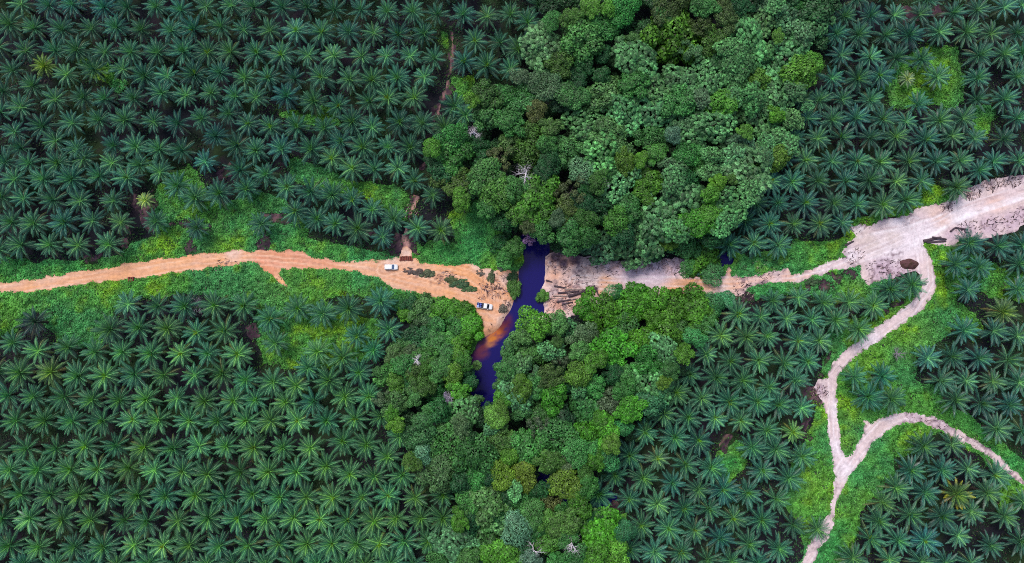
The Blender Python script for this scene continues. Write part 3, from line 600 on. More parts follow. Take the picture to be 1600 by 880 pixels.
def vis(p):
    X_, Y_ = p; P = at(X_, Y_, PALMH); dd = np.linalg.norm(P - np.array(CAMP)); m_ = min(X_, 1600 - X_, Y_, 880 - Y_)
    return palm_params(p)[1] / dd * (1 if m_ > 16 else .5) + (1 if p in SPECIAL else 0)
ranked = sorted(palms, key=vis, reverse=True); indiv = set(ranked[:300])
def palm_place(p):
    base, sc, h, v, rz, r = palm_params(p); P = at(p[0], p[1], h + .4)
    return base, sc, h, v, rz, r, P
for p in palms:
    if p not in indiv: continue
    base, sc, h, v, rz, r, P = palm_place(p)
    root = empty('oil_palm', (P[0], P[1], -.05), rz)
    nme, i, j = plabel[p]
    lab = SPECIAL[p][0] if p in SPECIAL else 'green oil palm, %s from left in %s row down, %s' % (ORD[min(j, 29)], ORD[min(i, 29)], nme)
    tag(root, lab, 'oil palm', 'oil palms of the %s' % nme)
    tr = obj('trunk', PT, root); tr.scale = (sc, sc, h / 6.0)
    cr = obj('crown', PM[8] if p in SPECIAL and 'yellow frond' in SPECIAL[p][0] else PM[v], root, (0, 0, h - .15)); cr.scale = (sc, sc, sc * r.uniform(.85, 1.1)); cr.rotation_euler = (r.normal() * .06, r.normal() * .06, 0)
    cr.color = (*base, 1)
    spc = obj('young_leaves', PS[int(r.integers(0, 4))], root, (0, 0, h)); spc.scale = (sc,) * 3
    g_ = r.random(); k_ = (.09, .27, .04) if g_ < .5 else ((.17, .36, .03) if g_ < .75 else (.05, .2, .08)); spc.color = (*[c_ * r.uniform(.7, 1.1) for c_ in k_], 1)
# rest of the palms in and just outside the frame, as one mass
rest = [p for p in palms if p not in indiv]
outer = []
for jy in range(-4, 28):
    for ix in range(-4, 44):
        X_ = ix * 41 + (20 if jy % 2 else 0) - 5; Y_ = jy * 35.5 - 20
        inside = -16 < X_ < 1616 and -16 < Y_ < 896
        if inside or X_ < -90 or X_ > 1700 or Y_ < -80 or Y_ > 960: continue
        if Y_ < 0 and 870 < X_ < 1310: continue
        if Y_ > 870 and 700 < X_ < 990: continue
        w_ = at(X_, Y_); wx, wy = np.array([w_[0]]), np.array([w_[1]])
        if sdf(PW, wx, wy)[0] < 5 or sdf(PE, wx, wy)[0] < 5: continue
        if all(math.hypot(X_ - a[0], Y_ - a[1]) > 30 for a in palms): outer.append((X_ + random.uniform(-4, 4), Y_ + random.uniform(-4, 4)))
LOW = [palm_arrays(300 + i, nf=24, nl=13) for i in range(4)]
Vs, Fs, Cs = [], [], []; n0 = 0
for p, lst in [(p, PV) for p in rest] + [(p, LOW) for p in outer]:
    base, sc, h, v, rz, r, P = palm_place(p); V, F, C = lst[v % len(lst)]
    cz, sz = math.cos(rz), math.sin(rz); W = V * sc
    W = np.stack([W[:, 0] * cz - W[:, 1] * sz + P[0], W[:, 0] * sz + W[:, 1] * cz + P[1], W[:, 2] + h - .15], 1)
    Vs.append(W); Fs.append(F + n0); n0 += len(W); Cs.append(C * base)
    T = np.array([[.4 * math.cos(a), .4 * math.sin(a), zz] for zz in (0, h) for a in np.arange(6) * math.pi / 3]) + [P[0], P[1], -.05]
    Vs.append(T); Fs.append(np.array([[k, (k + 1) % 6, 6 + (k + 1) % 6, 6 + k] for k in range(6)]) + n0); n0 += 12; Cs.append(np.tile([.06, .045, .035], (12, 1)))
o = obj('palm_mass', mesh_arr('palm_mass', np.concatenate(Vs), np.concatenate(Fs), np.concatenate(Cs), [M_PALM]))
tag(o, 'remaining oil palms filling the plantation out to the frame edges', 'palm plantation', kind='stuff')

# low undergrowth and dry fronds lying on the plantation floor
n = 260000
qx = rng.uniform(-195, 195, n); qy = rng.uniform(-115, 115, n)
gn = fbm(qx, qy, 7, 141)
k = (f_w(qx, qy) > .5) & (f_e(qx, qy) > .5) & (f_river(qx, qy) > 1.5) & (f_dark(qx, qy) > 0) & ((gn > .40) | (f_cover(qx, qy) < 3))
qx, qy, gn = qx[k], qy[k], gn[k]
N = rng.normal(size=(len(qx), 3)) * .5; N[:, 2] = 1
Ls = rng.uniform(.3, .9, len(qx))
Vl, Fl = leaves(np.stack([qx, qy, rng.uniform(.02, .5, len(qx))], 1), N, Ls, Ls * .45)
cl = np.where((rng.random(len(qx)) < .12)[:, None], np.array([.09, .06, .05]), np.array([.03, .085, .03]) * (.6 + 1.4 * np.clip(gn - .4, 0, 1)[:, None] * 2)) * rng.uniform(.6, 1.4, (len(qx), 1))
o = obj('undergrowth', mesh_arr('undergrowth', Vl, Fl, np.repeat(cl, 4, 0), [M_COVER])); tag(o, 'dark low ferns and fallen fronds under the palms and trees', 'undergrowth', kind='stuff')

# ------------------------------------------------------------------ rainforest trees
def crown_arrays(seed, style):
    r = np.random.default_rng(seed)
    cfg = dict(round=(12, .38, .58), fine=(20, .30, .66), lump=(26, .27, .66), big=(20, .31, .62), open=(15, .25, .75), smooth=(10, .46, .5))[style if style != 'rosette' else 'big']
    nl, lr, rad = cfg
    ph = r.uniform(0, 6.28, 3)
    C = []
    for i in range(nl):
        u = (i + .5) / nl; zz = 1 - .95 * u; a_ = i * 2.39996 + r.normal() * .25; q = math.sqrt(max(0, 1 - zz * zz))
        ol = (1 + .22 * math.sin(2 * a_ + ph[0]) + .18 * math.sin(3 * a_ + ph[1])) * r.uniform(.8, 1.18)
        C.append([rad * 1.15 * q * math.cos(a_) * ol, rad * 1.15 * q * math.sin(a_) * ol, .55 * zz * r.uniform(.55, 1.3) - .15])
    C = np.array(C); Rr = lr * r.uniform(.55, 1.4, nl)
    n = dict(round=4200, fine=5200, lump=5200, big=5200, open=2600, smooth=4800, rosette=760)[style]
    w_ = Rr ** 2 / (Rr ** 2).sum(); li = r.choice(nl, n * 2, p=w_)
    D = r.normal(size=(n * 2, 3)); D[:, 2] = D[:, 2] * .8 + .35; D /= np.linalg.norm(D, axis=1, keepdims=True)
    lump = 1 + .16 * np.sin(D[:, 0] * 7 + li) * np.sin(D[:, 1] * 7 + li * 2) + .1 * np.sin(D[:, 2] * 11 + li)
    P = C[li] + D * (Rr[li] * r.uniform(.82, 1.06, n * 2) * lump)[:, None] * np.array([1, 1, .85])
    dd = np.linalg.norm(P[:, None] - C[None], axis=2) / Rr[None]; dd[np.arange(n * 2), li] = 9
    k = dd.min(1) > .78; P, D, li = P[k][:n], D[k][:n], li[k][:n]; n = len(P)
    lt = r.uniform(.72, 1.3, nl)[li]
    if style == 'rosette':
        m_ = 8; az = (np.arange(m_)[None] * 2 * math.pi / m_ + r.uniform(0, 6.28, n)[:, None])
        Nn = D * .5 + np.array([0, 0, .8]) + r.normal(size=(n, 3)) * .2; Nn /= np.linalg.norm(Nn, axis=1, keepdims=True)
        A = np.cross(Nn, r.normal(size=(n, 3))); A /= np.linalg.norm(A, axis=1, keepdims=True); B = np.cross(Nn, A)
        T = A[:, None] * np.cos(az)[..., None] + B[:, None] * np.sin(az)[..., None]
        L = (.082 * r.uniform(.75, 1.25, n))[:, None, None]
        el = .35
        cen = P[:, None] + T * L * .55 - Nn[:, None] * L * .12
        Nl = Nn[:, None] + T * el
        V, F = leaves(cen.reshape(-1, 3), Nl.reshape(-1, 3), np.repeat(L.ravel(), m_) , np.repeat(L.ravel(), m_) * .52, spin=T.reshape(-1, 3), r=r)
        tint = np.repeat(lt * r.choice([.4,.65,.9,1.2,1.7], n), m_ * 4)
    else:
        ls = dict(round=.085, fine=.062, lump=.075, big=.08, open=.07, smooth=.05)[style] * r.uniform(.7, 1.35, n)
        Nn = D + np.array([0, 0, .45]) + r.normal(size=(n, 3)) * (.25 if style == 'smooth' else .42)
        V, F = leaves(P, Nn, ls * 1.25, ls * .95, r=r); tint = np.repeat(lt * r.uniform(.45, 1.65, n) * (1 + .35 * np.sin(D[:, 0] * 9 + li * 1.7) * np.sin(D[:, 1] * 9 + li)), 4)
    return V, F, tint[:, None] * np.ones((1, 3))
STY = ['round', 'fine', 'lump', 'big', 'open', 'smooth', 'rosette']
CM = {s: [] for s in STY}; CA = {s: [] for s in STY}
for si, s in enumerate(STY):
    for q in range(3):
        arr = crown_arrays(500 + si * 10 + q, s); CA[s].append(arr)
        CM[s].append(mesh_arr('tree_crown_' + s, *arr, [M_LEAF]))
TRM = []
for q in range(4):
    r = np.random.default_rng(900 + q); sp = [([(0, 0, 0), (.1, .1, 4), (.25, -.1, 9), (.1, .2, 12.6)], [.5, .33, .26, .17])]
    for i in range(6):
        a_ = i * 1.05 + r.normal() * .3; z0 = 8.2 + i * .7; L = 2.6 * r.uniform(.7, 1.2)
        sp.append(([(.2, 0, z0), (L * .5 * math.cos(a_), L * .5 * math.sin(a_), z0 + 1), (L * math.cos(a_), L * math.sin(a_), z0 + 2.1)], [.17, .11, .04]))
    v, f = tubes(sp, 6); TRM.append(mesh_py('tree_trunk', v, f, [M_BARK]))
# crowns read off the photograph: tile origin, then u,v,r,tone in 4x tile pixels
FT = [
((700,440), "372,452,50,Q 376,540,52,M 365,640,52,M 355,730,50,E 400,385,60,Q 410,600,66,M 410,700,70,P 330,800,45,L 262,800,40,D 92,560,42,D 108,650,42,D 125,745,42,M"),
((800,0), "185,300,125,P 300,400,70,O 440,230,130,M 365,110,55,O 490,40,50,L 600,55,40,L 570,170,85,M 700,50,80,M 690,150,65,D 990,30,95,B 1000,250,165,E 1190,180,72,B 1270,260,72,O 1340,110,65,B 1200,40,60,M 1320,15,45,B 1450,250,125,P 1550,130,95,P 1560,30,80,P 1410,50,60,D 760,370,115,P 760,520,80,M 590,590,112,Q 450,400,65,D 690,700,110,P 900,560,80,P 900,700,115,P 1060,520,90,P 1050,640,90,M 1220,500,120,P 1300,650,78,L 1400,440,100,Q 1530,500,62,L 1500,610,90,P 1530,720,110,P 1460,820,42,L 1230,800,120,P 1000,840,52,S 210,540,78,G 60,480,55,G 60,620,90,M 150,690,58,B 370,600,72,M 240,800,60,O 120,840,72,O 450,800,130,P 620,850,110,Q 870,860,80,M 830,190,60,D 760,250,50,M 300,650,50,D 560,480,50,D 400,500,55,D 950,110,60,M 1120,330,60,G 1180,620,60,P 250,130,50,M 560,330,60,D 1350,300,60,P 1380,620,70,P 1090,760,70,P 270,490,50,D 1420,900,70,P 1300,380,50,D"),
((1200,0), "100,80,105,P 290,140,85,P 60,230,35,L 100,380,120,P 270,390,62,L 200,460,90,L 60,600,105,P 50,720,50,L 150,740,62,P 30,850,75,P 250,670,32,P 190,40,50,M 30,30,60,P 200,290,70,P 200,200,70,P -20,320,60,P 170,560,60,P"),
((800,220), "100,80,105,O 220,20,62,M 350,60,82,Q 560,60,125,P 440,195,78,S 200,190,62,D 700,140,62,L 620,190,62,M 810,110,42,L 900,80,62,M 700,260,92,P 840,270,88,E 540,260,52,O 360,330,82,B 450,300,42,D 565,425,85,D 720,420,72,M 650,510,72,O 460,490,58,O 340,430,62,B 150,370,110,E 60,450,72,O 280,490,46,G 370,580,92,M 110,610,38,V 100,540,42,B 180,560,62,M 40,680,70,M 30,300,62,M 980,400,150,P 900,530,120,P 560,660,100,P 780,660,110,P 970,640,42,Y 1080,660,82,M 1080,250,62,D 1000,260,62,P 1250,90,62,P 1450,170,150,P 1290,260,52,L 1240,330,42,L 1380,240,30,O 1330,400,100,P 1110,330,52,P 1150,520,82,E 1230,450,52,L 1200,720,92,E 1250,830,60,T 1330,520,62,P 1250,600,62,D 1160,150,70,M 1240,200,60,P 1000,150,60,P 1480,320,60,P 260,690,52,D 880,690,50,D 460,400,55,D 1090,800,40,M 240,120,60,D 1560,90,70,P 1370,110,70,P 1050,560,60,P 690,590,60,D 470,600,60,M 1100,90,70,M"),
((1200,220), "50,110,72,L 90,30,80,P -10,30,70,P -20,110,50,P"),
((400,0), "1440,600,82,O 1470,730,102,Q 1580,620,82,M 1230,850,72,M 1350,625,38,L 1580,760,70,M"),
((400,220), "1240,80,120,M 1110,110,55,D 1250,265,92,O 1280,380,55,L 1450,240,92,M 1420,150,70,D 1500,330,82,O 1560,480,82,D 1540,640,82,D 1550,745,62,M 1520,110,72,B 1570,40,70,B 1100,50,45,L 1380,30,60,D 1350,300,50,D 1450,420,60,M 1160,190,60,D"),
((400,440), "1030,240,60,G 1050,170,82,Q 930,200,42,L 1180,170,72,E 1300,190,62,E 1340,270,72,E 1250,300,72,M 1200,370,50,M 1300,380,62,E 1000,370,72,D 990,555,78,O 1060,550,50,O 920,520,60,M 1060,480,60,M 1140,550,55,M 1235,580,62,L 820,590,62,M 890,730,92,Q 870,630,48,L 780,730,42,G 1210,720,36,V 1270,690,50,L 1300,830,82,P 1350,760,52,M 1490,840,48,L 1000,720,42,M 1050,650,52,O 1060,850,62,M 1150,810,62,D 850,850,42,L 1300,560,42,D 880,470,55,Q 1180,470,72,M 1250,450,60,E 960,450,50,G 1100,380,60,M 1120,290,60,M 1300,500,50,O 760,560,30,M 950,620,40,D 1130,690,60,D 900,130,40,M 970,150,50,D 890,400,45,M 1330,640,45,D 1380,830,50,D"),
((800,440), "760,90,85,E 880,120,85,E 560,190,110,E 720,190,92,E 1000,160,112,E 1150,180,100,E 1260,150,58,T 1330,115,48,T 130,265,92,E 280,260,72,Q 370,310,82,P 450,340,62,G 60,350,65,Q 240,430,82,P 300,500,60,G 280,380,42,O 90,450,102,Q 950,310,92,L 680,290,82,M 610,420,110,E 800,370,70,E 960,430,82,P 1070,450,52,L 1150,350,60,T 990,550,50,M 950,630,36,Y 850,490,92,M 860,640,112,P 840,760,90,T 710,580,42,M 410,580,62,L 230,600,62,O 150,640,62,M 60,670,62,E 260,720,82,E 410,670,50,P 520,650,52,M 640,580,55,D 620,770,72,G 460,770,92,M 170,830,72,M 730,800,62,E 40,540,62,P 130,560,42,G 560,870,52,E 310,860,62,D 450,170,60,E 640,70,45,T 1050,280,60,M 430,440,55,M 1200,260,60,M 520,500,60,E 700,680,60,M 60,790,60,M 330,650,40,D 900,240,60,E 840,140,60,L"),
((400,660), "880,20,40,L 1020,60,82,Q 1030,190,72,S 970,250,40,O 1220,130,115,M 1160,310,100,Q 1420,220,122,M 1380,320,72,M 1280,20,52,G 1470,20,52,P 1530,110,72,O 1540,340,62,Y 1450,490,122,Q 1330,480,72,M 1270,620,50,E 1250,770,105,P 1430,750,115,M 1570,650,62,P 1540,840,82,E 1420,600,65,D 1140,870,62,M 1580,215,45,L 1280,380,55,D 1570,450,60,D 1340,640,50,D 1500,620,55,D 1350,110,60,D 1330,870,60,Q 1480,330,60,D"),
((800,660), "280,110,112,M 160,20,62,G 440,80,100,E 590,60,72,E 700,40,50,T 620,140,52,L 610,210,55,T 520,240,52,E 350,240,52,G 240,250,62,O 90,150,92,M 70,330,72,Y 330,380,76,Y 460,330,52,O 200,510,82,B 420,500,72,E 60,480,72,M 350,620,62,O 230,620,55,O 210,740,72,O 30,680,72,S 140,650,62,M 560,700,120,E 620,820,82,L 430,850,62,M 15,430,42,P 310,560,42,M 480,400,60,M 130,560,60,M 700,680,50,T 400,180,60,M 500,150,60,M 180,170,60,D 300,870,60,M 520,860,60,E 60,790,50,D 480,620,50,D 170,430,50,D 540,590,40,D 120,860,60,S 350,720,50,M 280,650,50,O"),
]
TONE = {  # colour, styles, words
 'P': ((.096, .275, .094), ['rosette'], 'pale blue-green'), 'Q': ((.074, .215, .052), ['lump', 'big'], 'soft green'),
 'M': ((.052, .195, .042), ['lump', 'fine', 'big'], 'mid green'), 'D': ((.020, .095, .028), ['fine', 'round'], 'dark green'),
 'E': ((.066, .235, .018), ['lump', 'big'], 'fresh green'), 'L': ((.088, .255, .026), ['round', 'lump'], 'lime green'),
 'O': ((.064, .170, .028), ['fine', 'lump'], 'olive green'), 'Y': ((.12, .23, .022), ['lump', 'fine'], 'yellow-green'),
 'B': ((.085, .135, .034), ['fine', 'open'], 'brownish'), 'G': ((.085, .16, .07), ['open', 'fine'], 'thin grey-green'),
 'V': ((.23, .19, .25), ['open'], 'withered'), 'S': ((.12, .27, .13), ['smooth'], 'smooth pale'),
 'T': ((.055, .24, .08), ['big', 'smooth'], 'teal green')}
trees = []
for (ox, oy), s in FT:
    for q in s.split():
        u, v, r_, tn = q.split(','); trees.append((ox + float(u) / 4, oy + float(v) / 4, float(r_) / 4, tn))
trees = [t_ for t_ in trees if not (abs(t_[0] - 865) < 3 and abs(t_[1] - 392.5) < 3)] + [(871, 386, 11, 'D')]
trees = [((804, 387, 15, 'M') if abs(t_[0] - 810) < 1 and abs(t_[1] - 390) < 1 else t_) for t_ in trees]
def tree_h(X_, Y_, rp):
    h = 16.5
    if X_ > 870 and 440 < Y_ < 540: h = 5.5 + (Y_ - 450) * .08
    if X_ > 1040 and 440 < Y_ < 520: h = 4.5
    if X_ < 775 and 460 < Y_ < 560: h = 3.4 + max(0, (Y_ - 520)) * .12
    if 560 <= Y_ < 640 and X_ < 775: h = 10
    if 370 < Y_ < 420: h = 9
    if X_ > 1180 and Y_ < 330: h = 12
    if X_ > 1090 and Y_ > 380 and Y_ < 440: h = 4
    return h
cands = {}
for tdef in trees:
    X_, Y_, rp, tn = tdef; zone = 'upper forest' if Y_ < 430 else 'lower forest'
    yy = Y_ if zone == 'upper forest' else Y_ - 440
    bi = min(5, int(max(0, yy) // 72))
    cands.setdefault((zone, bi, tn), []).append(tdef)
BN = {'upper forest': ['at its top edge', 'just below its top edge', 'above its middle', 'below its middle', 'in its lower part', 'at its lower edge'],
      'lower forest': ['along the road bank', 'beside the river bend', 'level with the river tip', 'above its bottom part', 'in its bottom part', 'at the bottom edge']}
tl = {}
for (zone, bi, tn), L_ in cands.items():
    L_.sort()
    for i, td in enumerate(L_):
        wd = TONE[tn][2]
        if len(L_) == 1: tl[td] = 'only %s tree crown of the %s %s' % (wd, zone, BN[zone][bi])
        else: tl[td] = '%s tree, %s from left of its kind %s %s' % (wd, ORD[min(i, 29)], zone, BN[zone][bi])
for td in trees:
    X_, Y_, rp, tn = td; r = np.random.default_rng(int(abs(X_ * 17 + Y_ * 4241)))
    col, sts, wd = TONE[tn]; h0 = tree_h(X_, Y_, rp); low = h0 < 8
    Rm = rp * PXM * (1.0 if (780 < X_ < 880 and 365 < Y_ < 575) else 1.22) * (1 - h0 * .8 / 260)
    top = h0 * r.uniform(.9, 1.12) + (0 if low else (1.2 if rp < 16 else 0) + (1.5 if tn in 'ELYSE' else 0) - (2.5 if tn == 'D' else 0))
    zs = r.uniform(.75, 1.0) * (.8 if low else 1)
    cz = max(top - .62 * Rm * zs, .25 * Rm * zs + .15)
    P = at(X_, Y_, cz)
    st = sts[int(r.integers(0, len(sts)))]
    if low and st == 'fine': st = 'lump'
    name = 'bush' if (low and rp < 19) else 'rainforest_tree'
    root = empty(name, (P[0], P[1], -.1), r.uniform(0, 6.28))
    tag(root, tl[td] if name != 'bush' else tl[td].replace('tree crown', 'bush').replace(' tree,', ' bush,'), 'bush' if name == 'bush' else 'tree', '%s' % ('bushes beside the river' if name == 'bush' else 'trees of the ' + ('upper' if Y_ < 430 else 'lower') + ' forest'))
    tr = obj('trunk', TRM[int(r.integers(0, 4))], root); ks = (cz + .35 * Rm * zs) / 12.8; tr.scale = (Rm / 6.5, Rm / 6.5, ks)
    cr = obj('crown', CM[st][int(r.integers(0, 3))], root, (0, 0, cz)); cr.scale = (Rm * r.uniform(.85, 1.2), Rm * r.uniform(.85, 1.2), Rm * zs); cr.rotation_euler = (r.normal() * .12, r.normal() * .12, 0)
    jj = r.normal(size=3) * .09; k_ = r.uniform(.8, 1.2)
    cr.color = (*[max(.008, c_ * k_ * (1 + j_)) for c_, j_ in zip(col, jj)], 1)
# understorey of the two forests: low crowns, colour darkened as shade between the trees, and woods beyond the frame
UP_F = atp([(880,-60),(1310,-60),(1290,60),(1265,130),(1235,220),(1205,270),(1160,300),(1150,400),(1110,420),(1000,398),(880,385),(850,385),(800,375),(775,330),(690,300),(672,260),(675,215),(740,170),(775,120),(820,60)])
LO_F = atp([(735,490),(755,530),(735,560),(733,600),(750,650),(770,620),(780,560),(820,510),(880,500),(990,460),(1110,465),(1130,480),(1090,540),(1040,640),(990,700),(930,760),(900,880),(990,900),(980,960),(690,960),(700,840),(680,760),(630,690),(590,620),(600,560),(640,480)])
Vs, Fs, Cs = [], [], []; n0 = 0
cnt_u = 0
qx = rng.uniform(-60, 115, 2600); qy = rng.uniform(-115, 125, 2600)
fin = np.minimum(sdf(UP_F, qx, qy), sdf(LO_F, qx, qy)) < -1.5
clr = (f_w(qx, qy) > 2) & (f_e(qx, qy) > 2) & (np.minimum(sdf(PR, qx, qy), sdf_multi(POND, qx, qy)) > 2.0)
pl = []
for x_, y_ in zip(qx[fin & clr], qy[fin & clr]):
    if all((x_ - a) ** 2 + (y_ - b_) ** 2 > 9 for a, b_ in pl): pl.append((x_, y_))
inner = [tr_ for tr_ in trees]
for x_, y_ in pl:
    off = y_ > 88 or y_ < -98
    Rm = rng.uniform(1.4, 2.6) * (2 if off else 1); lowreg = (-28 < y_ < 12)
    cz = rng.uniform(1.2, 2.4) if lowreg else rng.uniform(2.5, 7.5)
    if off: cz = 12
    V, F, C = CA[['fine', 'round', 'lump'][int(rng.integers(0, 3))]][int(rng.integers(0, 3))]
    F = F[::3]; V = V.reshape(-1, 4, 3)[::3].reshape(-1, 3); C = C.reshape(-1, 4, 3)[::3].reshape(-1, 3); F = np.arange(len(V)).reshape(-1, 4)
    # larger leaves, fewer of them
    q = V.reshape(-1, 4, 3); cq = q.mean(1, keepdims=True); V = (cq + (q - cq) * 1.8).reshape(-1, 3)
    Vs.append(V * [Rm, Rm, Rm * .8] + [x_, y_, cz]); Fs.append(F + n0); n0 += len(V)
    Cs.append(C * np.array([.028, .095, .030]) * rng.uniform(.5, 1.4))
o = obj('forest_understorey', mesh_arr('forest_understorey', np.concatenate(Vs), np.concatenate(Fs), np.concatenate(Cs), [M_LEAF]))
tag(o, 'low understorey foliage coloured darker for shade, filling the gaps between forest trees', 'understorey', kind='stuff')

# ------------------------------------------------------------------ bare dead trees
def dead_tree(px, py, rpx, h, label, mat, seed, lean=(0, 0)):
    r = np.random.default_rng(seed); top = at(px, py, h); Rm = rpx * PXM; sp = []
    def branch(p, d_, L, rad, lv):
        pts = [p]; q = np.array(p, float); dv = np.array(d_, float); rr = [rad]
        for i in range(4):
            dv = dv + r.normal(size=3) * .2; dv /= np.linalg.norm(dv); q = q + dv * L / 4; pts.append(tuple(q)); rr.append(rad * (1 - .2 * (i + 1)))
            if lv < 3:
                for _ in range(2 if lv < 2 else 1):
                    nd = dv + r.normal(size=3) * .75; nd[2] = abs(nd[2]) * .5; nd /= np.linalg.norm(nd); branch(tuple(q), nd, L * .55, rr[-1] * .65, lv + 1)
        sp.append((pts, rr))
    tr_ = [(0, 0, 0), (.1, .1, h * .4), (-.1, .1, h * .75), (0, 0, h)]
    sp.append((tr_, [.38, .3, .22, .12]))
    for i in range(6):
        a_ = i * 1.05 + r.normal() * .3; branch((0, 0, h * (.72 + .045 * i)), (math.cos(a_), math.sin(a_), .35), Rm * r.uniform(.7, 1.05), .16, 1)
    v, f = tubes(sp, 5)
    o = obj('dead_tree', mesh_py('dead_tree', v, f, [mat]), None, (top[0], top[1], -.1))
    tag(o, label, 'dead tree', 'bare dead trees in the forest'); return o
dead_tree(822, 268, 19, 18.5, 'bleached white bare tree with forked branches inside the upper forest', M_DEAD, 1)
dead_tree(740, 205, 12, 17, 'white bare branching tree at the upper forest\'s left edge', M_DEAD, 2)
dead_tree(895, 853, 15, 19, 'bare white dead tree near the bottom of the lower forest, right one', M_DEAD, 3)
dead_tree(834, 862, 15, 19, 'pale dead tree near the bottom of the lower forest, left one', M_DEAD, 4)
dead_tree(703, 621, 10, 14, 'small lilac grey dead tree left of the dark river\'s tip', M_DEADG, 5)
dead_tree(827, 371, 8, 9, 'lilac grey withered tree above the north end of the river', M_DEADG, 6)
dead_tree(308, 478, 17, 5, 'dry grey leafless tree between palms below the orange road', M_DEADG, 7)
dead_tree(651, 562, 8, 13, 'thin white dead stem poking out of olive crown left of river', M_DEAD, 8)
dead_tree(948, 283, 9, 18, 'thin white dead branch standing in the middle of upper forest', M_DEAD, 9)
dead_tree(930, 14, 9, 19, 'pale bare stem at the top edge of the upper forest', M_DEAD, 10)
dead_tree(1402, 553, 13, 1.6, 'grey dry scrub in the creeper beside the white track', M_DEADG, 12)

# ------------------------------------------------------------------ bushes on the road and the banks
def bush(px, py, wpx, hpx, col, label, seed, hgt=1.4, style='lump'):
    r = np.random.default_rng(seed); P = at(px, py, hgt * .5)
    root = empty('bush', (P[0], P[1], -.1)); tag(root, label, 'bush', 'bushes on the road and river banks')
    st = obj('stems', TRM[seed % 4], root); st.scale = (.3, .3, hgt * .7 / 12.8)
    cr = obj('foliage', CM[style][seed % 3], root, (0, 0, hgt * .35)); cr.scale = (wpx * PXM * .56, hpx * PXM * .56, hgt * .8); cr.color = (*col, 1)
bush(803, 451, 22, 28, (.075, .2, .035), 'rounded green bush on the west river bank beside the road end', 1, 2.4)
bush(802, 432, 15, 16, (.06, .14, .05), 'small dark bush north of the round green one on west bank', 2, 1.8)
bush(848, 463, 17, 20, (.08, .23, .03), 'small bright green bush on the east river bank beside logs', 3, 2)
bush(638, 424, 20, 9, (.13, .10, .10), 'dry grey-brown scrub nearest the white car on the road', 4, .9, 'open')
bush(655, 426, 22, 10, (.12, .10, .09), 'dry brown scrub in the middle of road, second from white car', 5, .9, 'open')
bush(668, 428, 20, 13, (.09, .12, .06), 'grey-green scrub left of the orange rubble strip', 6, 1.0, 'lump')
bush(705, 438, 22, 10, (.09, .13, .045), 'olive scrub at the left end of the green road island', 7, .9, 'lump')
bush(720, 444, 26, 14, (.05, .13, .05), 'dark green shrub in the middle of the green road island', 8, 1.2)
bush(734, 452, 20, 10, (.07, .15, .05), 'low green shrub at the right end of the road island', 9, .9)
bush(750, 427, 14, 9, (.15, .14, .12), 'grey dry shrub on pale rubble right of the orange track', 10, .9, 'open')
bush(768, 433, 10, 20, (.10, .14, .06), 'narrow olive shrub standing in rubble between track and river', 11, 1.0)
bush(786, 483, 11, 14, (.14, .13, .10), 'dull grey bush on the white bank east of the pickup', 12, 1.0, 'lump')
bush(783, 417, 14, 12, (.13, .18, .12), 'pale green shrub where the verge meets the river bank', 13, 1.3)
bush(1271, 440, 18, 14, (.07, .14, .06), 'round dark shrub on purple soil below the pale road', 14, 1.5)
bush(1107, 425, 30, 16, (.035, .11, .075), 'blue-green bush overhanging the road below the upper forest', 15, 2.2)
bush(738, 478, 0.1, .1, (.05, .1, .04), 'x', 16, .2) if False else None
# ring of sedge standing in the river
r = np.random.default_rng(77); P0 = at(745, 571, -.7); n = 900
a_ = r.uniform(0, 6.28, n); rr = np.clip(r.normal(1.05, .33, n), .25, 1.7)
Q = np.stack([rr * np.cos(a_), rr * np.sin(a_), r.uniform(.05, .55, n)], 1)
V, F = leaves(Q + [0, 0, .1], np.stack([np.cos(a_) * .3, np.sin(a_) * .3, np.ones(n)], 1) + r.normal(size=(n, 3)) * .35, .32, .16, r=r)
o = obj('sedge_tuft', mesh_arr('sedge_tuft', V, F, np.repeat(np.array([.17, .36, .1]) * r.uniform(.6, 1.4, (n, 1)), 4, 0), [M_LEAF]), None, tuple(P0))
tag(o, 'round ring-shaped tuft of green sedge growing in the dark river', 'water plant')

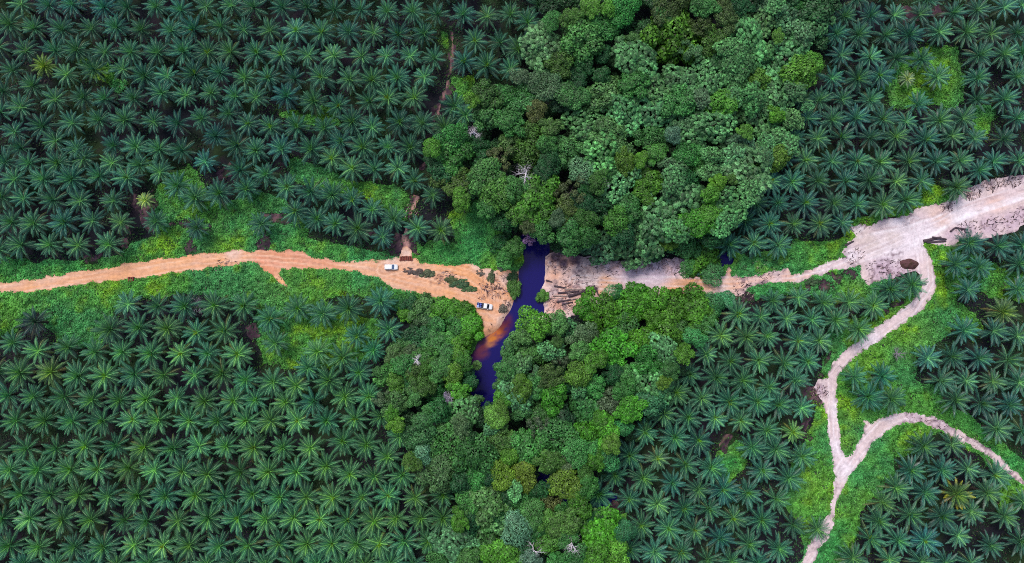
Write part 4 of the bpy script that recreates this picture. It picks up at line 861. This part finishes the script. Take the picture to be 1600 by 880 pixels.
# ------------------------------------------------------------------ logs, timber, soil heap
def log(p0, p1, rad, mat, label, group=None, z=.35, fork=False):
    A, B_ = at(*p0, z), at(*p1, z); L = B_ - A; mid = A + L / 2
    l3 = Vector(L); pts = [Vector(L) * (s - .5) + Vector((0, 0, .08 * math.sin(s * 5 + p0[0]))) for s in (0, .25, .5, .75, 1)]
    sp = [(pts, [rad * 1.1, rad, rad * .95, rad * .85, rad * .7])]
    if fork: sp.append(([pts[3], pts[3] + Vector((L[1], -L[0], 0)) * .16 + Vector((0, 0, .2))], [rad * .5, rad * .3]))
    v, f = tubes(sp, 8); o = obj('log', mesh_py('log', v, f, [mat]), None, tuple(mid)); tag(o, label, 'log', group); return o
LG = [((866,447),(884,450),.3,0,'short dark log lying highest at the left of the river log pile',.5),
 ((864,462),(890,463),.26,1,'pale straight log in the lower left of the river log pile',.45),
 ((872,458),(905,455),.32,0,'dark log across the middle of the river log pile',.6),
 ((888,463),(933,450),.42,0,'longest thick dark log with forked right end, river log pile',.85),
 ((882,452),(918,452),.22,1,'thin pale log above the thick forked log in river pile',.7),
 ((905,458),(930,446),.3,0,'dark log leaning against the top of the forked log',.9),
 ((930,449),(935,461),.32,0,'short dark stump end pointing down at right of log pile',.7),
 ((870,472),(900,467),.3,0,'dark log along the bottom edge of the river log pile',.4),
 ((878,476),(895,472),.3,0,'short black log lowest in the river log pile',.35),
 ((892,468),(903,466),.24,1,'stubby pale log at the lower right of river pile',.5),
 ((856,466),(880,466),.18,1,'long thin pale pole pointing at the river from the pile',.3),
 ((884,457),(900,460),.18,1,'thin peeled pole lying between the dark logs of river pile',.75),
 ((853,438),(863,441),.3,0,'dark driftwood log on the east bank above the log pile',.3),
 ((1443,377),(1470,371),.5,0,'thick dark log at the front of the roadside timber bundle',.5),
 ((1457,371),(1479,374),.36,0,'dark log at the rear of the roadside timber bundle',.9),
 ((1448,379),(1478,377),.34,0,'dark log along the lower side of the roadside timber bundle',.4),
 ((1485,362),(1494,355),.32,0,'short dark log beside the brown branches above timber bundle',.4),
 ((1493,356),(1512,359),.34,0,'long dark fallen branch on rough ground right of wide road',.4),
 ((1507,362),(1515,364),.22,0,'small dark branch just below the long fallen branch',.3),
 ((1320,384),(1334,377),.36,0,'dark log at the left edge of the wide pale road',.4)]
for i, (a, b_, rd, pale, lb, zz) in enumerate(LG):
    log(a, b_, rd, M_LOGP if pale else M_LOG, lb, 'logs in the river log pile' if i < 12 else None, zz, fork=(i in (3, 17)))
def culvert(px, py, wm, dm, label, nlog, seed):
    P = at(px, py, .4); root = empty('log_culvert', (P[0], P[1], 0)); tag(root, label, 'culvert')
    for i in range(nlog):
        x_ = (i + .5) / nlog * wm - wm / 2; rd = wm / nlog * .46; jy = random.uniform(-.14, .14)
        v, f = tubes([([(x_, -dm / 2 + jy, .42), (x_, dm / 2 + jy, .42)], [rd, rd * .92])], 10); obj('log', mesh_py('culvert_log', v, f, [M_RED]), root)
    for s_ in (-1, 1):
        v, f = tubes([([(-wm / 2 - .2, s_ * dm * .36, .16), (wm / 2 + .2, s_ * dm * .36, .16)], [.17, .15])], 8); obj('bearer', mesh_py('culvert_bearer', v, f, [M_LOG]), root)
culvert(634.5, 404, 4.3, 1.5, 'low log culvert of short red-brown timbers where drain meets the road', 7, 1)
culvert(204.5, 436.5, 2.0, 1.5, 'small red-brown wooden drain cover at the orange road\'s lower edge', 3, 2)
# dark soil heap
HX, HY = at(1420, 413)[:2]; Rx, Ry = 3.0, 2.0
th = np.linspace(0, 2 * math.pi, 49)[:-1]; V = [(0, 0, 1.25)]; F = []
for k in range(1, 9):
    s = k / 8
    for i, a in enumerate(th):
        wob = 1 + .09 * math.sin(2 * a + 1) + .06 * math.sin(5 * a); V.append((Rx * s * wob * math.cos(a), Ry * s * wob * math.sin(a), 1.25 * (1 - s ** 2.2) + .14 * (random.random() - .5) * (1 - s)))
for i in range(48):
    F.append([0, 1 + i, 1 + (i + 1) % 48])
    for k in range(7): F.append([1 + k * 48 + i, 1 + (k + 1) * 48 + i, 1 + (k + 1) * 48 + (i + 1) % 48, 1 + k * 48 + (i + 1) % 48])
V = np.array(V); nn = fbm(V[:, 0] + 50, V[:, 1], .5, 151)
o = obj('soil_heap', mesh_py('soil_heap', V, F, [M_GROUND], mixc(np.tile(np.array([.12, .055, .06]), (len(V), 1)), (.07, .04, .03), np.clip((nn - .4) * 4, 0, 1)), smooth=True), None, (HX, HY, .12))
o.rotation_euler.z = -.12; tag(o, 'oval heap of dark brown earth beside the pale road junction', 'soil heap')
# woody debris strewn over the cleared banks
Vs, Fs, Cs = [], [], []; n0 = 0
for (bx, by, rp, nn_, ang) in [(870,412,22,90,.2),(895,462,34,160,.25),(870,485,24,90,.3),(960,412,26,70,.3),(1010,410,24,90,.9),(1045,410,24,110,.8),(1080,420,20,60,.6),(920,430,36,90,0),(1185,432,30,110,.2),(1165,455,18,60,.5),(1335,400,16,60,.8),(1390,428,34,120,.2),(1515,358,18,60,.5),(1560,350,18,60,.5),(1595,338,16,50,.5),(1520,302,13,90,1.1),(1550,289,13,90,1.1),(1580,283,13,90,1.1),(1480,322,12,40,.8),(1282,612,12,50,1.2),(1450,655,30,60,-.4),(1520,695,24,50,-.6),(780,445,24,110,-.6),(760,455,20,70,-.8),(700,436,16,50,-.2),(795,478,12,60,.6),(440,440,20,40,-.9),(355,416,18,30,.2),(1330,352,20,40,.2),(640,330,14,30,1)]:
    for _ in range(nn_):
        a_ = random.uniform(0, 6.28); d_ = rp * math.sqrt(random.random()); P = at(bx + d_ * math.cos(a_) * 1.2, by + d_ * math.sin(a_) * .8, .3)
        if f_river(np.array([P[0]]), np.array([P[1]]))[0] < .8: continue
        L = random.uniform(.25, 1.3); an = ang + random.gauss(0, .6); wd = random.uniform(.03, .1)
        dx, dy = math.cos(an), math.sin(an); e = np.array([[-L/2, -wd, 0], [L/2, -wd*.5, 0], [L/2, wd*.5, 0], [-L/2, wd, 0], [-L/2, -wd, wd*2], [L/2, -wd*.5, wd*1.4], [L/2, wd*.5, wd*1.4], [-L/2, wd, wd*2]])
        W = np.stack([e[:, 0] * dx - e[:, 1] * dy + P[0], e[:, 0] * dy + e[:, 1] * dx + P[1], e[:, 2] + .16 + random.random() * .15], 1)
        Vs.append(W); Fs.append(np.array([[4, 5, 6, 7], [0, 1, 5, 4], [1, 2, 6, 5], [2, 3, 7, 6], [3, 0, 4, 7]]) + n0); n0 += 8
        cc = np.array([.07, .045, .06]) if random.random() < .6 else np.array([.5, .36, .34]); Cs.append(np.tile(cc * random.uniform(.6, 1.2), (8, 1)))
o = obj('woody_debris', mesh_arr('woody_debris', np.concatenate(Vs), np.concatenate(Fs), np.concatenate(Cs), [M_SOIL]))
tag(o, 'roots, sticks and splintered wood strewn over the cleared banks', 'debris', kind='stuff')

# ------------------------------------------------------------------ vehicles
M_WHITE = flatmat('white_car_paint', (.80, .81, .83), .28, var=.03); M_GLASS = flatmat('tinted_car_glass', (.012, .016, .035), .06, var=.1)
M_BGLASS = flatmat('sky_blue_windscreen', (.10, .16, .30), .08, var=.1)
M_TYRE = flatmat('tyre_rubber', (.02, .02, .02), .9); M_RIM = flatmat('steel_rim', (.4, .4, .42), .35, .8); M_LAMP = flatmat('lamp_lens', (.7, .7, .66), .1)
M_TAIL = flatmat('tail_lamp_red', (.4, .02, .02), .2); M_BED = flatmat('bed_liner', (.03, .03, .05), .8); M_BLUE = flatmat('blue_plastic', (.04, .08, .42), .4); M_LBLUE = flatmat('light_blue_sheet', (.35, .42, .75), .5)
def loft(sections):
    """sections: list of (x, half width, z0, z1, corner) rounded boxes lofted along x"""
    V, F = [], []; K = 12
    for (x_, hw, z0, z1, c_) in sections:
        c_ = min(c_, hw * .9, (z1 - z0) * .45); pr = []
        for (sy, sz, a0) in ((1, 1, 0), (-1, 1, 1), (-1, -1, 2), (1, -1, 3)):
            for q in range(3):
                an = a0 * math.pi / 2 + q * math.pi / 4
                cy = sy * (hw - c_); cz = (z1 - c_) if sz > 0 else (z0 + c_); pr.append((x_, cy + c_ * math.cos(an), cz + c_ * math.sin(an)))
        V += pr
    n = len(sections)
    for i in range(n - 1):
        for s in range(K): F.append([i * K + s, i * K + (s + 1) % K, (i + 1) * K + (s + 1) % K, (i + 1) * K + s])
    F.append(list(range(K))[::-1]); F.append([(n - 1) * K + s for s in range(K)])
    return V, F
def part(name, sections, mat, parent):
    v, f = loft(sections); o = obj(name, mesh_py(name, v, f, [mat], smooth=False), parent); return o
def wheels(root, xs, hw, rad=.36):
    for x_ in xs:
        for s_ in (-1, 1):
            v, f = tubes([([(x_, s_ * (hw - .22), rad), (x_, s_ * (hw + .01), rad)], [rad, rad])], 18); wo = obj('wheel', mesh_py('wheel', v, f, [M_TYRE]), root)
            v, f = tubes([([(x_, s_ * (hw - .02), rad), (x_, s_ * (hw + .03), rad)], [rad * .6, rad * .5])], 12); obj('rim', mesh_py('rim', v, f, [M_RIM]), wo)
def quadpart(name, pts, mat, parent, th=.02):
    p = [Vector(q) for q in pts]; nrm = (p[1] - p[0]).cross(p[2] - p[0]).normalized() * th
    V = p + [q + nrm for q in p]; F = [[3, 2, 1, 0], [4, 5, 6, 7], [0, 1, 5, 4], [1, 2, 6, 5], [2, 3, 7, 6], [3, 0, 4, 7]]
    return obj(name, mesh_py(name, V, F, [mat]), parent)
P = at(611.3, 417.5, .8); suv = empty('parked_car', (P[0], P[1], .24), R(0.5))
tag(suv, 'white estate car parked on the orange road near the log culvert', 'car')
part('body', [(-2.2, .78, .42, .95, .12), (-2.12, .86, .32, 1.02, .14), (-1, .9, .28, 1.05, .14), (.9, .9, .28, 1.02, .14), (1.5, .88, .3, .98, .14), (2.05, .82, .34, .86, .14), (2.2, .68, .42, .74, .12)], M_WHITE, suv)
part('cabin', [(-2.12, .68, .98, 1.2, .1), (-1.95, .74, .98, 1.62, .14), (-1.0, .77, .98, 1.7, .14), (.25, .76, .98, 1.66, .14), (.40, .75, .98, 1.58, .14)], M_WHITE, suv)
part('windscreen', [(.40, .72, 1.0, 1.57, .12), (.75, .74, 1.0, 1.32, .1), (1.08, .76, .99, 1.08, .03)], M_BGLASS, suv)
for s_ in (-1, 1):
    quadpart('side_window', [(-1.8, s_ * .775, 1.06), (.3, s_ * .785, 1.06), (.2, s_ * .765, 1.5), (-1.7, s_ * .755, 1.5)][::s_], M_GLASS, suv, .02)
    quadpart('headlight', [(2.02, s_ * .45, .62), (2.0, s_ * .78, .62), (1.98, s_ * .78, .8), (2.0, s_ * .45, .84)][::-s_], M_LAMP, suv, .13)
    part('mirror', [(.62, .08, 0, .16, .04), (.78, .08, 0, .16, .04)], M_WHITE, suv).location = (0, s_ * 1.0, 1.02)
wheels(suv, (-1.35, 1.4), .88)
P = at(757.3, 478.3, .8); pick = empty('parked_pickup_truck', (P[0], P[1], .24), R(-9))
tag(pick, 'white pickup truck with a loaded bed parked where the road nears river', 'pickup truck')
part('body', [(-.35, .88, .4, 1.05, .12), (.2, .92, .36, 1.08, .14), (1.4, .91, .36, 1.08, .14), (2.2, .89, .38, 1.02, .14), (2.5, .8, .42, .95, .12), (2.62, .68, .48, .85, .1)], M_WHITE, pick)
part('cabin', [(-.32, .72, 1.03, 1.5, .1), (-.2, .76, 1.03, 1.72, .12), (.6, .78, 1.03, 1.76, .12), (.85, .76, 1.03, 1.7, .12)], M_WHITE, pick)
part('windscreen', [(.85, .74, 1.05, 1.69, .12), (1.2, .76, 1.04, 1.36, .1), (1.5, .78, 1.03, 1.12, .03)], M_GLASS, pick)
part('bed_floor', [(-2.6, .82, .5, .66, .03), (-.38, .82, .5, .66, .03)], M_BED, pick)
for s_ in (-1, 1):
    part('bed_side', [(-2.62, .045, .45, 1.08, .02), (-.37, .045, .45, 1.08, .02)], M_WHITE, pick).location = (0, s_ * .875, 0)
    quadpart('side_window', [(-.2, s_ * .79, 1.1), (.95, s_ * .8, 1.1), (.75, s_ * .775, 1.58), (-.1, s_ * .765, 1.58)][::s_], M_GLASS, pick, .02)
    quadpart('headlight', [(2.5, s_ * .45, .68), (2.44, s_ * .8, .68), (2.42, s_ * .78, .86), (2.46, s_ * .45, .88)][::-s_], M_LAMP, pick, .1)
    part('mirror', [(1.05, .09, 0, .18, .04), (1.2, .09, 0, .18, .04)], M_WHITE, pick).location = (0, s_ * 1.03, 1.08)
    quadpart('tail_light', [(-2.64, s_ * .74, .75), (-2.64, s_ * .9, .75), (-2.64, s_ * .9, 1.0), (-2.64, s_ * .74, 1.0)][::s_], M_TAIL, pick, .03)
part('tailgate', [(-2.66, .83, .5, 1.06, .02), (-2.6, .83, .5, 1.06, .02)], M_WHITE, pick)
wheels(pick, (-1.75, 1.65), .9, .39)
def local(root, x_, y_): return root.location.x + x_ * math.cos(root.rotation_euler.z) - y_ * math.sin(root.rotation_euler.z), root.location.y + x_ * math.sin(root.rotation_euler.z) + y_ * math.cos(root.rotation_euler.z)
for i, (x_, y_, mt, lb, sx, sy) in enumerate([(-1.35, .3, M_BLUE, 'blue drum standing in the pickup bed, nearest the cab', .34, .34), (-1.3, -.4, M_BLUE, 'blue drum in the lower corner of the pickup bed', .3, .3), (-2.1, .3, M_BLUE, 'blue drum at the tail end of the pickup bed', .3, .3)]):
    v, f = tubes([([(0, 0, 0), (0, 0, .1), (0, 0, .3), (0, 0, .34), (0, 0, .6), (0, 0, .7)], [sx * .9, sx, sx, sx * 1.05, sx, sx * .88])], 16)
    lx, ly = local(pick, x_, y_); o = obj('drum', mesh_py('drum', v, f, [mt]), None, (lx, ly, .24 + .67)); tag(o, lb, 'drum', 'drums in the pickup bed')
v, f = loft([(-.42, .28, 0, .3, .1), (-.3, .4, 0, .5, .15), (.2, .42, 0, .55, .15), (.4, .3, 0, .3, .1)])
lx, ly = local(pick, -2.1, -.4); o = obj('sack', mesh_py('sack', v, f, [M_LBLUE], smooth=True), None, (lx, ly, .24 + .67)); tag(o, 'light blue sack lying at the tail of the pickup bed', 'sack')

# ------------------------------------------------------------------ people
def person(px, py, rz, shirt, trousers, label, arms=0):
    J = {'pel': (0, 0, .95, .135), 'che': (0, .02, 1.3, .165), 'nk': (0, .01, 1.48, .06), 'hd': (0, .03, 1.62, .095), 'tp': (0, .03, 1.72, .07)}
    vl = list(J); E = [('pel', 'che'), ('che', 'nk'), ('nk', 'hd'), ('hd', 'tp')]
    for s_, sd in ((-1, 'l'), (1, 'r')):
        J['hip' + sd] = (s_ * .1, 0, .88, .095); J['kn' + sd] = (s_ * .11, .04 + .05 * s_, .5, .065); J['an' + sd] = (s_ * .12, .0 + .12 * s_, .09, .045); J['to' + sd] = (s_ * .13, .15 + .12 * s_, .05, .04)
        J['sh' + sd] = (s_ * .19, 0, 1.42, .06)
        J['el' + sd] = (s_ * (.27 + .1 * arms), .03, 1.15, .045); J['wr' + sd] = (s_ * (.26 + .05 * arms), .15 + .1 * arms, .93 + .15 * arms, .03); J['ha' + sd] = (s_ * .25, .19 + .12 * arms, .86 + .17 * arms, .035)
        E += [('pel', 'hip' + sd), ('hip' + sd, 'kn' + sd), ('kn' + sd, 'an' + sd), ('an' + sd, 'to' + sd), ('che', 'sh' + sd), ('sh' + sd, 'el' + sd), ('el' + sd, 'wr' + sd), ('wr' + sd, 'ha' + sd)]
        for q, (dx, dz, L_) in enumerate(((-.02, 0, .075), (-.007, 0, .085), (.007, 0, .08), (.02, 0, .065))):
            k = 'f%s%d' % (sd, q); b_ = J['ha' + sd]; J[k] = (b_[0] + dx * 1.3, b_[1] + L_ * .4, b_[2] - L_ * .8, .009); E.append(('ha' + sd, k))
        k = 'th' + sd; b_ = J['wr' + sd]; J[k] = (b_[0] - s_ * .05, b_[1] + .06, b_[2] - .04, .01); E.append(('wr' + sd, k))
    names = list(J); me = bpy.data.meshes.new('person'); me.from_pydata([J[k][:3] for k in names], [(names.index(a), names.index(b_)) for a, b_ in E], [])
    tmp = bpy.data.objects.new('tmp', me); COL.objects.link(tmp)
    md = tmp.modifiers.new('s', 'SKIN')
    for i, k in enumerate(names): me.skin_vertices[0].data[i].radius = (J[k][3], J[k][3]); me.skin_vertices[0].data[i].use_root = (i == 0)
    sb = tmp.modifiers.new('u', 'SUBSURF'); sb.levels = 1; sb.render_levels = 1
    dg = bpy.context.evaluated_depsgraph_get(); m2 = bpy.data.meshes.new_from_object(tmp.evaluated_get(dg)); bpy.data.objects.remove(tmp); bpy.data.meshes.remove(me)
    sk = flatmat('skin', (.22, .12, .075), .6); sh = flatmat('shirt_cloth', shirt, .9); trm = flatmat('trouser_cloth', trousers, .9); so = flatmat('shoe', (.03, .025, .02), .8)
    m2.materials.clear()
    for q in (sk, sh, trm, so): m2.materials.append(q)
    for pl_ in m2.polygons:
        c_ = pl_.center; pl_.use_smooth = True
        pl_.material_index = 3 if c_.z < .1 else (2 if c_.z < .98 and abs(c_.x) < .22 and c_.y < .13 or c_.z < .8 else (1 if .93 < c_.z < 1.47 and not (c_.z < 1.12 and abs(c_.x) > .2) else 0))
    P = at(px, py, 1.2); o = obj('person', m2, None, (P[0], P[1], .24)); o.rotation_euler.z = rz; tag(o, label, 'person', 'people standing on the road and bank')
    r = np.random.default_rng(int(px)); V, F = [], []
    for i in range(7):
        for j in range(12):
            ph = i / 6 * 1.75; th_ = j / 12 * 6.283; V.append((.112 * math.sin(ph) * math.cos(th_), .02 - .01 + .118 * math.sin(ph) * math.sin(th_), 1.66 + .125 * math.cos(ph)))
            if i: F.append([(i - 1) * 12 + j, (i - 1) * 12 + (j + 1) % 12, i * 12 + (j + 1) % 12, i * 12 + j])
    V = [(a, b_ - (.015 if c_ < 1.68 else 0), c_) for a, b_, c_ in V]
    obj('hair', mesh_py('hair', V, F, [flatmat('dark_hair', (.015, .012, .01), .7)], smooth=True), o)
person(726.3, 470, 1.2, (.10, .03, .03), (.03, .03, .05), 'person in dark reddish shirt standing left of the pickup truck', .5)
person(651.8, 460, 2.2, (.05, .03, .03), (.04, .03, .03), 'person in dark clothes at the orange road\'s lower edge', 0)
person(767.5, 507, -.6, (.03, .03, .04), (.03, .03, .04), 'person in black standing on the sandy spit below the pickup', .6)
person(786.3, 496.3, .4, (.05, .05, .06), (.02, .02, .03), 'person in dark clothes on the white bank at the river\'s edge', .3)
person(762.8, 514.3, .9, (.40, .30, .27), (.22, .17, .16), 'person in pale tan clothes lower on the sandy spit', .2)
print('palms', len(palms), 'outer', len(outer), 'trees', len(trees), 'under', len(pl))
